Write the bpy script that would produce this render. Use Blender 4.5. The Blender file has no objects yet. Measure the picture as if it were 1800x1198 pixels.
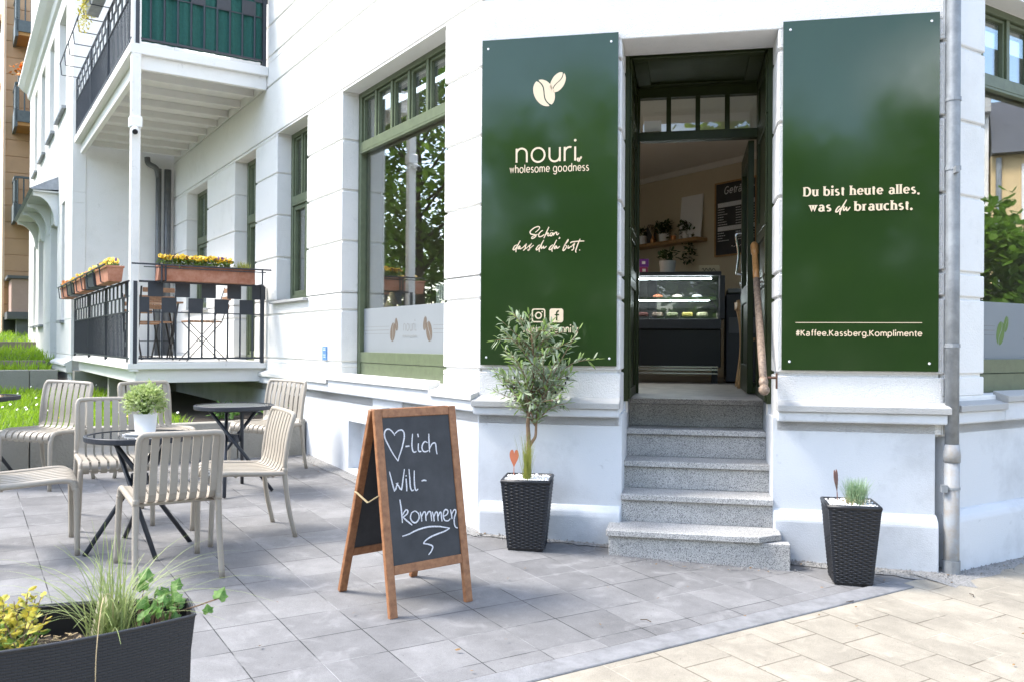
import bpy, bmesh, math, random
from mathutils import Vector, Matrix
random.seed(7)
R = math.radians
scene = bpy.context.scene
COL = scene.collection
# ------------------------------------------------------------------ camera
CAMZ = 1.5073
cam_d = bpy.data.cameras.new("camera"); cam = bpy.data.objects.new("camera", cam_d); COL.objects.link(cam)
cam_d.sensor_width = 36.0; cam_d.lens = 30.408
cam_d.clip_start = 0.05; cam_d.clip_end = 3000
PITCH, ROLL = R(.2469), R(.3881)
f0 = Vector((0, math.cos(PITCH), math.sin(PITCH))); r0 = Vector((1, 0, 0)); u0 = Vector((0, -math.sin(PITCH), math.cos(PITCH)))
cr_ = math.cos(ROLL) * r0 + math.sin(ROLL) * u0; cu_ = -math.sin(ROLL) * r0 + math.cos(ROLL) * u0
cam.matrix_world = Matrix(((cr_.x, cu_.x, -f0.x, 0), (cr_.y, cu_.y, -f0.y, 0), (cr_.z, cu_.z, -f0.z, CAMZ), (0, 0, 0, 1)))
cam_d.dof.use_dof = True; cam_d.dof.focus_distance = 5.3; cam_d.dof.aperture_fstop = 8.0
scene.camera = cam
# ------------------------------------------------------------------ sky, sun, exposure
SUN_AZ, SUN_EL = R(271), R(52)          # azimuth clockwise from +Y (the view direction)
world = bpy.data.worlds.new("World"); scene.world = world; world.use_nodes = True
nt = world.node_tree; bg = nt.nodes["Background"]
sky = nt.nodes.new("ShaderNodeTexSky"); sky.sky_type = 'NISHITA'; sky.sun_disc = False
sky.sun_elevation = SUN_EL; sky.sun_rotation = SUN_AZ; sky.air_density = 1.0; sky.dust_density = 1.6; sky.ozone_density = 1.0
# broken white cloud over the blue sky
tc = nt.nodes.new("ShaderNodeTexCoord"); mp = nt.nodes.new("ShaderNodeMapping"); mp.inputs['Scale'].default_value = (1, 1, 2.2)
nz = nt.nodes.new("ShaderNodeTexNoise"); nz.inputs['Scale'].default_value = 2.6; nz.inputs['Detail'].default_value = 7
rp = nt.nodes.new("ShaderNodeValToRGB"); rp.color_ramp.elements[0].position = .53; rp.color_ramp.elements[1].position = .70
mx = nt.nodes.new("ShaderNodeMix"); mx.data_type = 'RGBA'; mx.inputs[7].default_value = (11.5, 11.8, 12.2, 1)
nt.links.new(tc.outputs['Generated'], mp.inputs[0]); nt.links.new(mp.outputs[0], nz.inputs['Vector']); nt.links.new(nz.outputs[0], rp.inputs[0])
nt.links.new(rp.outputs[0], mx.inputs[0]); nt.links.new(sky.outputs[0], mx.inputs[6]); nt.links.new(mx.outputs[2], bg.inputs[0])
bg.inputs[1].default_value = 0.15
sun_d = bpy.data.lights.new("sun", 'SUN'); sun = bpy.data.objects.new("sun", sun_d); COL.objects.link(sun)
sun_d.energy = 1.65; sun_d.angle = R(17); sun_d.color = (1, .95, .87)
sdir = Vector((math.sin(SUN_AZ) * math.cos(SUN_EL), math.cos(SUN_AZ) * math.cos(SUN_EL), math.sin(SUN_EL)))
sun.rotation_euler = sdir.to_track_quat('Z', 'Y').to_euler(); sun.location = sdir * 60
scene.view_settings.view_transform = 'Standard'; scene.view_settings.look = 'None'
scene.view_settings.exposure = 1.9; scene.view_settings.gamma = 1; scene.view_settings.use_curve_mapping = False

# ------------------------------------------------------------------ materials
MATS = {}
def mat(name, col, rough=.6, metal=0, spec=.5, noise=None, bump=None, coat=0):
    """noise=(scale, amount[, second colour]); bump=(scale, strength)"""
    if name in MATS: return MATS[name]
    m = bpy.data.materials.new(name); m.use_nodes = True; n = m.node_tree.nodes; l = m.node_tree.links
    b = n["Principled BSDF"]; b.inputs['Roughness'].default_value = rough; b.inputs['Metallic'].default_value = metal
    b.inputs['Specular IOR Level'].default_value = spec; b.inputs['Coat Weight'].default_value = coat; b.inputs['Coat Roughness'].default_value = .08
    b.inputs['Base Color'].default_value = (*col, 1)
    co = n.new("ShaderNodeTexCoord")
    if noise:
        t = n.new("ShaderNodeTexNoise"); t.inputs['Scale'].default_value = noise[0]; t.inputs['Detail'].default_value = 8; t.inputs['Roughness'].default_value = .65
        l.new(co.outputs['Object'], t.inputs['Vector'])
        mxn = n.new("ShaderNodeMix"); mxn.data_type = 'RGBA'
        c2 = noise[2] if len(noise) > 2 else tuple(c * (1 - noise[1]) for c in col)
        mxn.inputs[6].default_value = (*col, 1); mxn.inputs[7].default_value = (*c2, 1)
        rr = n.new("ShaderNodeMapRange"); rr.inputs[1].default_value = .35; rr.inputs[2].default_value = .7
        l.new(t.outputs[0], rr.inputs[0]); l.new(rr.outputs[0], mxn.inputs[0]); l.new(mxn.outputs[2], b.inputs['Base Color'])
    if bump:
        t2 = n.new("ShaderNodeTexNoise"); t2.inputs['Scale'].default_value = bump[0]; t2.inputs['Detail'].default_value = 6
        l.new(co.outputs['Object'], t2.inputs['Vector'])
        bp = n.new("ShaderNodeBump"); bp.inputs['Strength'].default_value = bump[1]; bp.inputs['Distance'].default_value = .01
        l.new(t2.outputs[0], bp.inputs['Height']); l.new(bp.outputs[0], b.inputs['Normal'])
    MATS[name] = m; return m

def weathered(name, col, dirt, rough=.85, bump=(70, .35), dirt_lo=.52, dirt_hi=.75, dscale=1.7):
    """painted plaster: fine grain, wide soft stains, small chips"""
    m = mat(name, col, rough, bump=bump, spec=.3)
    n = m.node_tree.nodes; l = m.node_tree.links; b = n["Principled BSDF"]; co = [x for x in n if x.type == 'TEX_COORD'][0]
    def nzr(scale, lo, hi, det=8):
        t = n.new("ShaderNodeTexNoise"); t.inputs['Scale'].default_value = scale; t.inputs['Detail'].default_value = det; t.inputs['Roughness'].default_value = .7
        l.new(co.outputs['Object'], t.inputs['Vector']); r = n.new("ShaderNodeMapRange"); r.inputs[1].default_value = lo; r.inputs[2].default_value = hi
        l.new(t.outputs[0], r.inputs[0]); return r
    a = nzr(dscale, dirt_lo, dirt_hi); c = nzr(9, .62, .72)
    m1 = n.new("ShaderNodeMix"); m1.data_type = 'RGBA'; m1.inputs[6].default_value = (*col, 1); m1.inputs[7].default_value = (*dirt, 1)
    sc = n.new("ShaderNodeMath"); sc.operation = 'MULTIPLY'; sc.inputs[1].default_value = .55; l.new(a.outputs[0], sc.inputs[0]); l.new(sc.outputs[0], m1.inputs[0])
    m2 = n.new("ShaderNodeMix"); m2.data_type = 'RGBA'; l.new(m1.outputs[2], m2.inputs[6]); m2.inputs[7].default_value = (*[x * .62 for x in dirt], 1)
    s2 = n.new("ShaderNodeMath"); s2.operation = 'MULTIPLY'; s2.inputs[1].default_value = .35; l.new(c.outputs[0], s2.inputs[0]); l.new(s2.outputs[0], m2.inputs[0])
    l.new(m2.outputs[2], b.inputs['Base Color']); return m

def paving(name, c1, c2, mortar, size, off, rot, bumpS=.5, gap=.006, shift=(0, 0)):
    m = mat(name, c1, .78, spec=.35); n = m.node_tree.nodes; l = m.node_tree.links; b = n["Principled BSDF"]
    co = [x for x in n if x.type == 'TEX_COORD'][0]
    mp = n.new("ShaderNodeMapping"); mp.inputs['Rotation'].default_value = (0, 0, rot); mp.inputs['Location'].default_value = (shift[0], shift[1], 0)
    l.new(co.outputs['Object'], mp.inputs[0])
    br = n.new("ShaderNodeTexBrick"); br.offset = off; br.squash = 1; br.inputs['Scale'].default_value = 1
    br.inputs['Brick Width'].default_value = size; br.inputs['Row Height'].default_value = size
    br.inputs['Mortar Size'].default_value = gap * .5; br.inputs['Mortar Smooth'].default_value = .25; br.inputs['Bias'].default_value = 0
    br.inputs['Color1'].default_value = (*c1, 1); br.inputs['Color2'].default_value = (*c2, 1); br.inputs['Mortar'].default_value = (*mortar, 1)
    l.new(mp.outputs[0], br.inputs['Vector'])
    tm = n.new("ShaderNodeTexNoise"); tm.inputs['Scale'].default_value = 2.3; tm.inputs['Detail'].default_value = 6; l.new(co.outputs['Object'], tm.inputs['Vector'])      # joints part dark, part filled with sand
    rm = n.new("ShaderNodeMapRange"); rm.inputs[1].default_value = .47; rm.inputs[2].default_value = .6; l.new(tm.outputs[0], rm.inputs[0])
    xm = n.new("ShaderNodeMix"); xm.data_type = 'RGBA'; xm.inputs[6].default_value = (*mortar, 1); xm.inputs[7].default_value = (*[c * 1.25 for c in c2], 1); l.new(rm.outputs[0], xm.inputs[0]); l.new(xm.outputs[2], br.inputs['Mortar'])
    t = n.new("ShaderNodeTexNoise"); t.inputs['Scale'].default_value = 3.2; t.inputs['Detail'].default_value = 9; t.inputs['Roughness'].default_value = .7; l.new(co.outputs['Object'], t.inputs['Vector'])
    r = n.new("ShaderNodeMapRange"); r.inputs[1].default_value = .3; r.inputs[2].default_value = .7; r.inputs[3].default_value = .74; r.inputs[4].default_value = 1.2; l.new(t.outputs[0], r.inputs[0])
    t3 = n.new("ShaderNodeTexNoise"); t3.inputs['Scale'].default_value = 240; t3.inputs['Detail'].default_value = 3; l.new(co.outputs['Object'], t3.inputs['Vector'])
    r3 = n.new("ShaderNodeMapRange"); r3.inputs[1].default_value = .35; r3.inputs[2].default_value = .7; r3.inputs[3].default_value = .86; r3.inputs[4].default_value = 1.14; l.new(t3.outputs[0], r3.inputs[0])
    mu = n.new("ShaderNodeMath"); mu.operation = 'MULTIPLY'; l.new(r.outputs[0], mu.inputs[0]); l.new(r3.outputs[0], mu.inputs[1])
    mm = n.new("ShaderNodeVectorMath"); mm.operation = 'SCALE'; l.new(br.outputs['Color'], mm.inputs[0]); l.new(mu.outputs[0], mm.inputs['Scale'])
    # pale lime smears, dark drips and grit
    t4 = n.new("ShaderNodeTexNoise"); t4.inputs['Scale'].default_value = 4.2; t4.inputs['Detail'].default_value = 10; t4.inputs['Roughness'].default_value = .62; t4.inputs['Distortion'].default_value = 1.2; l.new(mp.outputs[0], t4.inputs['Vector'])
    r4 = n.new("ShaderNodeMapRange"); r4.inputs[1].default_value = .54; r4.inputs[2].default_value = .78; r4.inputs[4].default_value = .6; l.new(t4.outputs[0], r4.inputs[0])
    x4 = n.new("ShaderNodeMix"); x4.data_type = 'RGBA'; x4.inputs[7].default_value = (*[min(1, c * 1.55) for c in c2], 1); l.new(r4.outputs[0], x4.inputs[0]); l.new(mm.outputs[0], x4.inputs[6])
    v5 = n.new("ShaderNodeTexVoronoi"); v5.inputs['Scale'].default_value = 26; l.new(mp.outputs[0], v5.inputs['Vector'])
    s5 = n.new("ShaderNodeSeparateColor"); l.new(v5.outputs['Color'], s5.inputs[0]); m5 = n.new("ShaderNodeMath"); m5.operation = 'MULTIPLY_ADD'; m5.inputs[1].default_value = -.14; m5.inputs[2].default_value = .09; l.new(s5.outputs[0], m5.inputs[0])
    g5 = n.new("ShaderNodeMath"); g5.operation = 'LESS_THAN'; l.new(v5.outputs['Distance'], g5.inputs[0]); l.new(m5.outputs[0], g5.inputs[1])
    x5 = n.new("ShaderNodeMix"); x5.data_type = 'RGBA'; x5.inputs[7].default_value = (*[c * .45 for c in c1], 1); l.new(g5.outputs[0], x5.inputs[0]); l.new(x4.outputs[2], x5.inputs[6])
    l.new(x5.outputs[2], b.inputs['Base Color'])
    inv = n.new("ShaderNodeMath"); inv.operation = 'SUBTRACT'; inv.inputs[0].default_value = 1; l.new(br.outputs['Fac'], inv.inputs[1])
    bp = n.new("ShaderNodeBump"); bp.inputs['Strength'].default_value = bumpS; bp.inputs['Distance'].default_value = .006; l.new(inv.outputs[0], bp.inputs['Height'])
    bp2 = n.new("ShaderNodeBump"); bp2.inputs['Strength'].default_value = .25; bp2.inputs['Distance'].default_value = .002; l.new(t3.outputs[0], bp2.inputs['Height']); l.new(bp.outputs[0], bp2.inputs['Normal'])
    l.new(bp2.outputs[0], b.inputs['Normal']); return m

def granite(name):
    m = mat(name, (.5, .5, .49), .6); n = m.node_tree.nodes; l = m.node_tree.links; b = n["Principled BSDF"]; co = [x for x in n if x.type == 'TEX_COORD'][0]
    v = n.new("ShaderNodeTexVoronoi"); v.inputs['Scale'].default_value = 360; l.new(co.outputs['Object'], v.inputs['Vector'])
    cr = n.new("ShaderNodeValToRGB"); e = cr.color_ramp.elements
    e[0].position = .14; e[0].color = (.085, .085, .087, 1); e[1].position = .6; e[1].color = (.53, .52, .5, 1)
    q = e.new(.3); q.color = (.3, .297, .288, 1)
    sep = n.new("ShaderNodeSeparateColor"); l.new(v.outputs['Color'], sep.inputs[0]); l.new(sep.outputs[0], cr.inputs[0])
    t = n.new("ShaderNodeTexNoise"); t.inputs['Scale'].default_value = 5; t.inputs['Detail'].default_value = 7; l.new(co.outputs['Object'], t.inputs['Vector'])
    r = n.new("ShaderNodeMapRange"); r.inputs[3].default_value = .75; r.inputs[4].default_value = 1.3; l.new(t.outputs[0], r.inputs[0])
    mm = n.new("ShaderNodeVectorMath"); mm.operation = 'SCALE'; l.new(cr.outputs[0], mm.inputs[0]); l.new(r.outputs[0], mm.inputs['Scale']); l.new(mm.outputs[0], b.inputs['Base Color'])
    return m

def glass(name, tint=(.92, .96, .95), f0r=.05, rough=0.0):
    """thin pane: Schlick reflection per face, the rest passes straight through"""
    m = bpy.data.materials.new(name); m.use_nodes = True; n = m.node_tree.nodes; l = m.node_tree.links; n.remove(n["Principled BSDF"])
    o = n["Material Output"]; t = n.new("ShaderNodeBsdfTransparent"); t.inputs[0].default_value = (*tint, 1); g = n.new("ShaderNodeBsdfGlossy"); g.inputs['Roughness'].default_value = rough
    lw = n.new("ShaderNodeLayerWeight"); lw.inputs[0].default_value = .5; pw = n.new("ShaderNodeMath"); pw.operation = 'POWER'; pw.inputs[1].default_value = 5; l.new(lw.outputs['Facing'], pw.inputs[0])
    f = n.new("ShaderNodeMapRange"); f.inputs[3].default_value = f0r; f.inputs[4].default_value = 1.0; l.new(pw.outputs[0], f.inputs[0]); mixs = n.new("ShaderNodeMixShader")
    l.new(f.outputs[0], mixs.inputs[0]); l.new(t.outputs[0], mixs.inputs[1]); l.new(g.outputs[0], mixs.inputs[2]); l.new(mixs.outputs[0], o.inputs[0]); MATS[name] = m; return m

def leafy(name, c1, c2, scale=6, trans=.35, rough=.5):
    m = mat(name, c1, rough, noise=(scale, .5, c2), spec=.35); n = m.node_tree.nodes; l = m.node_tree.links; b = n["Principled BSDF"]; o = n["Material Output"]
    tr = n.new("ShaderNodeBsdfTranslucent"); src = b.inputs['Base Color'].links[0].from_socket; l.new(src, tr.inputs[0])
    mixs = n.new("ShaderNodeMixShader"); mixs.inputs[0].default_value = trans; l.new(b.outputs[0], mixs.inputs[1]); l.new(tr.outputs[0], mixs.inputs[2]); l.new(mixs.outputs[0], o.inputs[0]); return m

def wicker(name, col, pitch=.011, stake=.03):
    """woven strands: courses along z, alternating over stakes (real bump on a woven thing)"""
    m = mat(name, col, .45, spec=.5); n = m.node_tree.nodes; l = m.node_tree.links; b = n["Principled BSDF"]; co = [x for x in n if x.type == 'TEX_COORD'][0]
    return m

white = weathered("white_plaster", (.80, .79, .765), (.66, .65, .61), bump=(85, .45))
rough_white = weathered("rough_white_plaster", (.77, .76, .74), (.6, .6, .57), bump=(120, 1.0))
plinth_m = weathered("plinth_paint", (.625, .65, .68), (.36, .375, .39), bump=(150, .28), dirt_lo=.47, dirt_hi=.72)
cap_m = weathered("weathered_cap_stone", (.42, .42, .41), (.24, .24, .23), bump=(120, .6))
cap_light = weathered("painted_cap", (.7, .69, .66), (.5, .5, .48), bump=(120, .5))
green_paint = mat("green_window_paint", (.122, .15, .085), .42, noise=(14, .25), bump=(40, .05))
green_dark = mat("dark_green_door_paint", (.024, .034, .009), .42, spec=.3, noise=(10, .3), bump=(30, .08))
sign_green = mat("green_sign_laminate", (.021, .047, .0125), .13, spec=.5, noise=(2.5, .12), coat=.45)
cream_vinyl = mat("cream_lettering", (.78, .62, .43), .5)
sg_ = sign_green.node_tree; _t = sg_.nodes.new("ShaderNodeTexNoise"); _t.inputs['Scale'].default_value = 1.3; _b = sg_.nodes.new("ShaderNodeBump"); _b.inputs['Strength'].default_value = .05; _b.inputs['Distance'].default_value = .02
_c = sg_.nodes.new("ShaderNodeTexCoord"); sg_.links.new(_c.outputs['Object'], _t.inputs['Vector']); sg_.links.new(_t.outputs[0], _b.inputs['Height']); sg_.links.new(_b.outputs[0], sg_.nodes["Principled BSDF"].inputs['Normal']); sg_.links.new(_b.outputs[0], sg_.nodes["Principled BSDF"].inputs['Coat Normal'])
_n = sg_.nodes.new("ShaderNodeTexNoise"); _n.inputs['Scale'].default_value = 5; _n.inputs['Detail'].default_value = 9; _r = sg_.nodes.new("ShaderNodeMapRange"); _r.inputs[1].default_value = .4; _r.inputs[2].default_value = .75; _r.inputs[3].default_value = .07; _r.inputs[4].default_value = .17
sg_.links.new(_c.outputs['Object'], _n.inputs['Vector']); sg_.links.new(_n.outputs[0], _r.inputs[0]); sg_.links.new(_r.outputs[0], sg_.nodes["Principled BSDF"].inputs['Roughness'])
granite_m = granite("speckled_granite")
tile_m = paving("grey_paving", (.158, .157, .159), (.212, .21, .211), (.045, .045, .045), .303, 0.0, 0, .6, .006, shift=(.19, .115))
cream_m = paving("cream_paving", (.305, .275, .222), (.338, .304, .246), (.17, .145, .11), .295, .5, R(-90), .7, .008, shift=(.05, .02))
kerb_m = mat("kerb_concrete", (.25, .252, .26), .85, noise=(9, .4), bump=(120, .4))
concrete_m = weathered("old_concrete", (.33, .315, .275), (.16, .155, .12), bump=(50, .7), dscale=3)
concrete_dark = weathered("brown_concrete", (.27, .225, .18), (.13, .11, .09), bump=(50, .7), dscale=3)
soil_m = mat("dark_soil", (.05, .038, .028), .95, noise=(30, .5), bump=(60, 1))
gravel_m = mat("grey_gravel", (.36, .355, .345), .9, noise=(90, .6), bump=(160, 1))
chair_m = mat("taupe_resin", (.37, .33, .272), .42, spec=.4, noise=(25, .06), bump=(300, .05))
steel_dark = mat("anthracite_metal", (.024, .028, .037), .42, spec=.5)
iron_m = mat("charcoal_rail_paint", (.03, .036, .048), .5, noise=(20, .2))
black_glass = mat("black_table_glass", (.006, .006, .007), .02, spec=1.0, coat=1)
zinc_m = mat("weathered_zinc", (.30, .32, .34), .5, metal=.25, noise=(9, .4), bump=(40, .15))
pipe_light = mat("grey_drain_paint", (.30, .335, .375), .55, noise=(11, .12, (.27, .235, .19)))
wood_m = mat("oiled_brown_wood", (.37, .17, .075), .5, noise=(30, .5, (.2, .08, .032)), bump=(60, .25))
slate_m = mat("chalkboard_slate", (.024, .0255, .029), .62, noise=(4.5, .2, (.055, .057, .062)))
chalk_m = mat("white_chalk", (.86, .85, .87), .9, noise=(170, .5, (.4, .4, .42)))
rattan_m = mat("black_rattan", (.014, .0148, .018), .42, spec=.5)
rattan_grey = mat("grey_rattan", (.05, .052, .06), .45, spec=.45)
pebble_m = mat("white_marble_pebbles", (.8, .8, .79), .6, bump=(60, .4))
terra_m = mat("terracotta", (.36, .135, .075), .75, noise=(12, .3, (.5, .25, .17)), bump=(60, .3))
rust_m = mat("rust_orange_metal", (.55, .17, .085), .6, noise=(12, .2))
rust_dark = mat("rust_brown_metal", (.17, .07, .05), .6)
white_pot = mat("white_ceramic", (.8, .8, .8), .3, spec=.5)
paper_m = mat("white_paper", (.8, .79, .78), .8)
trunk_m = mat("olive_bark", (.28, .18, .11), .85, noise=(30, .45), bump=(60, .6))
bark_m = mat("tree_bark", (.09, .065, .045), .9, noise=(8, .4), bump=(20, .8))
olive_leaf = leafy("olive_leaf", (.23, .30, .17), (.44, .49, .37), 25, .3)
olive_leaf2 = leafy("young_olive_leaf", (.22, .34, .08), (.3, .4, .15), 25, .3)
tree_leaf = leafy("tree_leaf", (.13, .25, .022), (.25, .39, .045), .9, .6)
tree_leaf2 = leafy("dark_tree_leaf", (.09, .20, .018), (.18, .31, .032), .9, .6)
grass_m = leafy("lawn_grass", (.23, .40, .018), (.34, .5, .045), 3, .5)
yellow_leaf = leafy("yellow_variegated_leaf", (.60, .46, .05), (.36, .42, .10), 22, .35)
green_leaf = leafy("small_green_leaf", (.10, .19, .035), (.2, .31, .06), 20, .3)
box_leaf = leafy("pale_box_leaf", (.33, .44, .13), (.6, .66, .36), 30, .35)
ivy_leaf = leafy("ivy_leaf", (.07, .19, .03), (.26, .42, .12), 45, .35)
blade_m = leafy("ornamental_grass_blade", (.22, .31, .09), (.42, .45, .22), 30, .35)
fescue_m = leafy("blue_fescue_blade", (.2, .33, .19), (.4, .5, .3), 40, .3)
yel_grass = leafy("yellow_green_grass", (.40, .40, .10), (.24, .30, .06), 40, .35)
pansy_y = mat("yellow_pansy_petal", (.85, .55, .02), .6)
pansy_o = mat("orange_pansy_petal", (.8, .30, .05), .6)
pansy_p = mat("purple_pansy_petal", (.09, .02, .12), .6)
daisy_m = mat("white_daisy_petal", (.85, .85, .8), .6)
rail_wood = mat("worn_handrail_wood", (.33, .24, .17), .55, noise=(45, .6, (.11, .07, .05)), bump=(80, .35))
rail_varnish = mat("varnished_handrail_wood", (.5, .24, .08), .4, noise=(40, .3))
chrome_m = mat("polished_steel", (.7, .7, .7), .18, metal=1)
fabric_green = mat("green_screen_cloth", (.012, .10, .085), .8, noise=(40, .3), bump=(200, .6))
orange_wall = weathered("orange_plaster", (.52, .33, .19), (.42, .27, .16), bump=(40, .3))
orange_sunlit = weathered("sunlit_orange_plaster", (.72, .52, .36), (.6, .42, .3), bump=(40, .3))  # same orange plaster, with sunlight on the front painted in as paler colour
orange_under = mat("ochre_soffit", (.50, .25, .08), .8, noise=(3, .15))
pinkish = weathered("pink_plaster", (.5, .34, .28), (.4, .27, .22), bump=(40, .3))
grey_iron = mat("grey_green_iron", (.11, .13, .125), .5, noise=(10, .3))
slat_wood = mat("acacia_slats", (.36, .20, .11), .55, noise=(40, .4), bump=(60, .2))
film_m = leafy("frosted_film", (.38, .41, .43), (.36, .39, .41), 2, .4, .55)
film_print = mat("brown_film_print", (.13, .10, .075), .5)
film_green = mat("green_film_print", (.09, .17, .03), .5)
film_line = mat("grey_film_print", (.25, .26, .26), .5)
pane_m = glass("window_glass", f0r=.34)
clear_m = glass("clear_glass", f0r=.09)
int_wall = mat("beige_room_wall", (.60, .52, .38), .85, noise=(2, .08))
int_wall2 = mat("grey_room_wall", (.6, .56, .5), .85)
ceil_m = mat("room_ceiling", (.72, .69, .63), .85)
floor_m = mat("grey_wood_floor", (.42, .38, .33), .5, noise=(6, .4))
black_m = mat("black_lacquer", (.012, .012, .013), .35)
dkgrey_m = mat("dark_grey_front", (.035, .035, .037), .5, noise=(5, .3))
oak_m = mat("oak_board", (.45, .26, .11), .5, noise=(25, .3))
led_m = bpy.data.materials.new("led_strip"); led_m.use_nodes = True
led_m.node_tree.nodes["Principled BSDF"].inputs['Emission Color'].default_value = (.9, .95, 1, 1); led_m.node_tree.nodes["Principled BSDF"].inputs['Emission Strength'].default_value = 14
copper_m = mat("copper", (.6, .25, .1), .3, metal=.8)
straw_m = mat("dried_straw", (.62, .48, .28), .8, noise=(40, .3))
roof_m = mat("slate_roof", (.09, .095, .11), .6, noise=(6, .3))
cream_wall = weathered("cream_house_plaster", (.66, .5, .28), (.55, .42, .25))
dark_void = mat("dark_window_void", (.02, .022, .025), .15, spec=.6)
vent_m = mat("black_vent", (.02, .02, .02), .7)
CHALK=[[(0.111,0.894),(0.107,0.902),(0.102,0.909),(0.094,0.919),(0.084,0.927),(0.075,0.929),(0.067,0.928),(0.059,0.923),(0.053,0.915),(0.05,0.903),(0.052,0.886),(0.059,0.867),(0.07,0.845),(0.082,0.82),(0.095,0.797),(0.107,0.779),(0.118,0.763)],[(0.118,0.763),(0.122,0.775),(0.128,0.789),(0.139,0.81),(0.15,0.834),(0.159,0.858),(0.166,0.879),(0.168,0.894),(0.167,0.906),(0.162,0.915),(0.154,0.92),(0.145,0.92),(0.134,0.918),(0.123,0.911),(0.112,0.903)],[(0.169,0.834),(0.193,0.835)],[(0.218,0.897),(0.216,0.884),(0.213,0.87),(0.21,0.853),(0.208,0.835),(0.209,0.82),(0.211,0.809),(0.214,0.803),(0.219,0.801),(0.226,0.802),(0.233,0.805)],[(0.249,0.845),(0.246,0.829),(0.245,0.815),(0.246,0.807),(0.25,0.802),(0.256,0.802),(0.263,0.803)],[(0.249,0.895),(0.252,0.877)],[(0.306,0.844),(0.298,0.849),(0.291,0.852),(0.283,0.848),(0.275,0.84),(0.27,0.83),(0.268,0.82),(0.27,0.81),(0.275,0.802),(0.283,0.799),(0.292,0.799),(0.3,0.801),(0.307,0.805)],[(0.318,0.891),(0.316,0.869),(0.315,0.846),(0.314,0.82),(0.313,0.794)],[(0.315,0.813),(0.324,0.826),(0.332,0.836),(0.342,0.841),(0.351,0.841),(0.355,0.836),(0.356,0.828),(0.356,0.817),(0.356,0.804),(0.357,0.792),(0.359,0.78)],[(0.062,0.715),(0.067,0.688),(0.072,0.661),(0.078,0.633),(0.083,0.614),(0.09,0.623),(0.097,0.639),(0.102,0.647),(0.107,0.655)],[(0.095,0.653),(0.103,0.645),(0.11,0.636),(0.117,0.622),(0.123,0.616),(0.13,0.637),(0.137,0.667),(0.144,0.693),(0.151,0.72)],[(0.156,0.671),(0.156,0.653),(0.156,0.636),(0.155,0.621),(0.154,0.607)],[(0.157,0.688),(0.159,0.682)],[(0.178,0.718),(0.178,0.693),(0.178,0.669),(0.177,0.647),(0.177,0.628),(0.18,0.615),(0.184,0.607),(0.19,0.607),(0.196,0.61)],[(0.209,0.708),(0.206,0.68),(0.204,0.655),(0.203,0.635),(0.204,0.62),(0.206,0.61),(0.21,0.605),(0.216,0.607),(0.223,0.612)],[(0.248,0.65),(0.255,0.652),(0.263,0.653),(0.271,0.651),(0.278,0.649)],[(0.109,0.57),(0.111,0.546),(0.113,0.52),(0.113,0.488),(0.113,0.453)],[(0.117,0.491),(0.129,0.506),(0.139,0.516),(0.147,0.514),(0.151,0.507),(0.149,0.501),(0.144,0.494),(0.132,0.487),(0.119,0.481)],[(0.119,0.481),(0.129,0.471),(0.14,0.46),(0.154,0.448),(0.169,0.435)],[(0.193,0.504),(0.181,0.501),(0.171,0.496),(0.165,0.485),(0.162,0.472),(0.166,0.46),(0.174,0.45),(0.183,0.445),(0.194,0.445),(0.204,0.452),(0.213,0.463),(0.215,0.476),(0.212,0.489),(0.203,0.497),(0.193,0.504)],[(0.223,0.496),(0.225,0.484),(0.227,0.473),(0.228,0.46),(0.228,0.446)],[(0.231,0.472),(0.237,0.483),(0.243,0.491),(0.249,0.493),(0.254,0.49),(0.255,0.478),(0.254,0.464),(0.254,0.454),(0.255,0.445)],[(0.257,0.469),(0.264,0.479),(0.271,0.488),(0.279,0.491),(0.285,0.489),(0.287,0.479),(0.288,0.465),(0.288,0.453),(0.289,0.441)],[(0.296,0.488),(0.299,0.476),(0.302,0.464),(0.303,0.451),(0.303,0.437)],[(0.306,0.463),(0.311,0.474),(0.316,0.482),(0.322,0.485),(0.327,0.481),(0.328,0.471),(0.328,0.458),(0.328,0.447),(0.328,0.436)],[(0.33,0.46),(0.336,0.469),(0.341,0.477),(0.346,0.48),(0.35,0.479),(0.351,0.467),(0.35,0.452),(0.351,0.441),(0.352,0.431)],[(0.364,0.456),(0.376,0.459),(0.386,0.463),(0.393,0.471),(0.395,0.479),(0.39,0.486),(0.382,0.49),(0.374,0.487),(0.368,0.48),(0.364,0.469),(0.362,0.457),(0.364,0.445),(0.369,0.435),(0.379,0.431),(0.39,0.43),(0.398,0.434),(0.405,0.44)],[(0.411,0.486),(0.413,0.471),(0.415,0.456),(0.415,0.445),(0.416,0.436)],[(0.415,0.459),(0.424,0.472),(0.432,0.481),(0.438,0.483),(0.443,0.48),(0.445,0.474),(0.443,0.465),(0.438,0.455),(0.431,0.443),(0.428,0.428),(0.427,0.413),(0.429,0.401),(0.433,0.392),(0.44,0.388),(0.447,0.386)],[(0.105,0.388),(0.125,0.39),(0.148,0.394),(0.174,0.402),(0.204,0.409),(0.234,0.413),(0.267,0.415),(0.302,0.412),(0.337,0.407),(0.367,0.399),(0.396,0.391)],[(0.396,0.391),(0.377,0.384),(0.355,0.378),(0.323,0.373),(0.29,0.367),(0.265,0.36),(0.246,0.352),(0.234,0.344),(0.225,0.335)],[(0.225,0.335),(0.238,0.332),(0.251,0.329),(0.264,0.324),(0.274,0.32),(0.28,0.314),(0.28,0.307),(0.275,0.298),(0.268,0.289),(0.26,0.282),(0.251,0.275)]]
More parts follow.
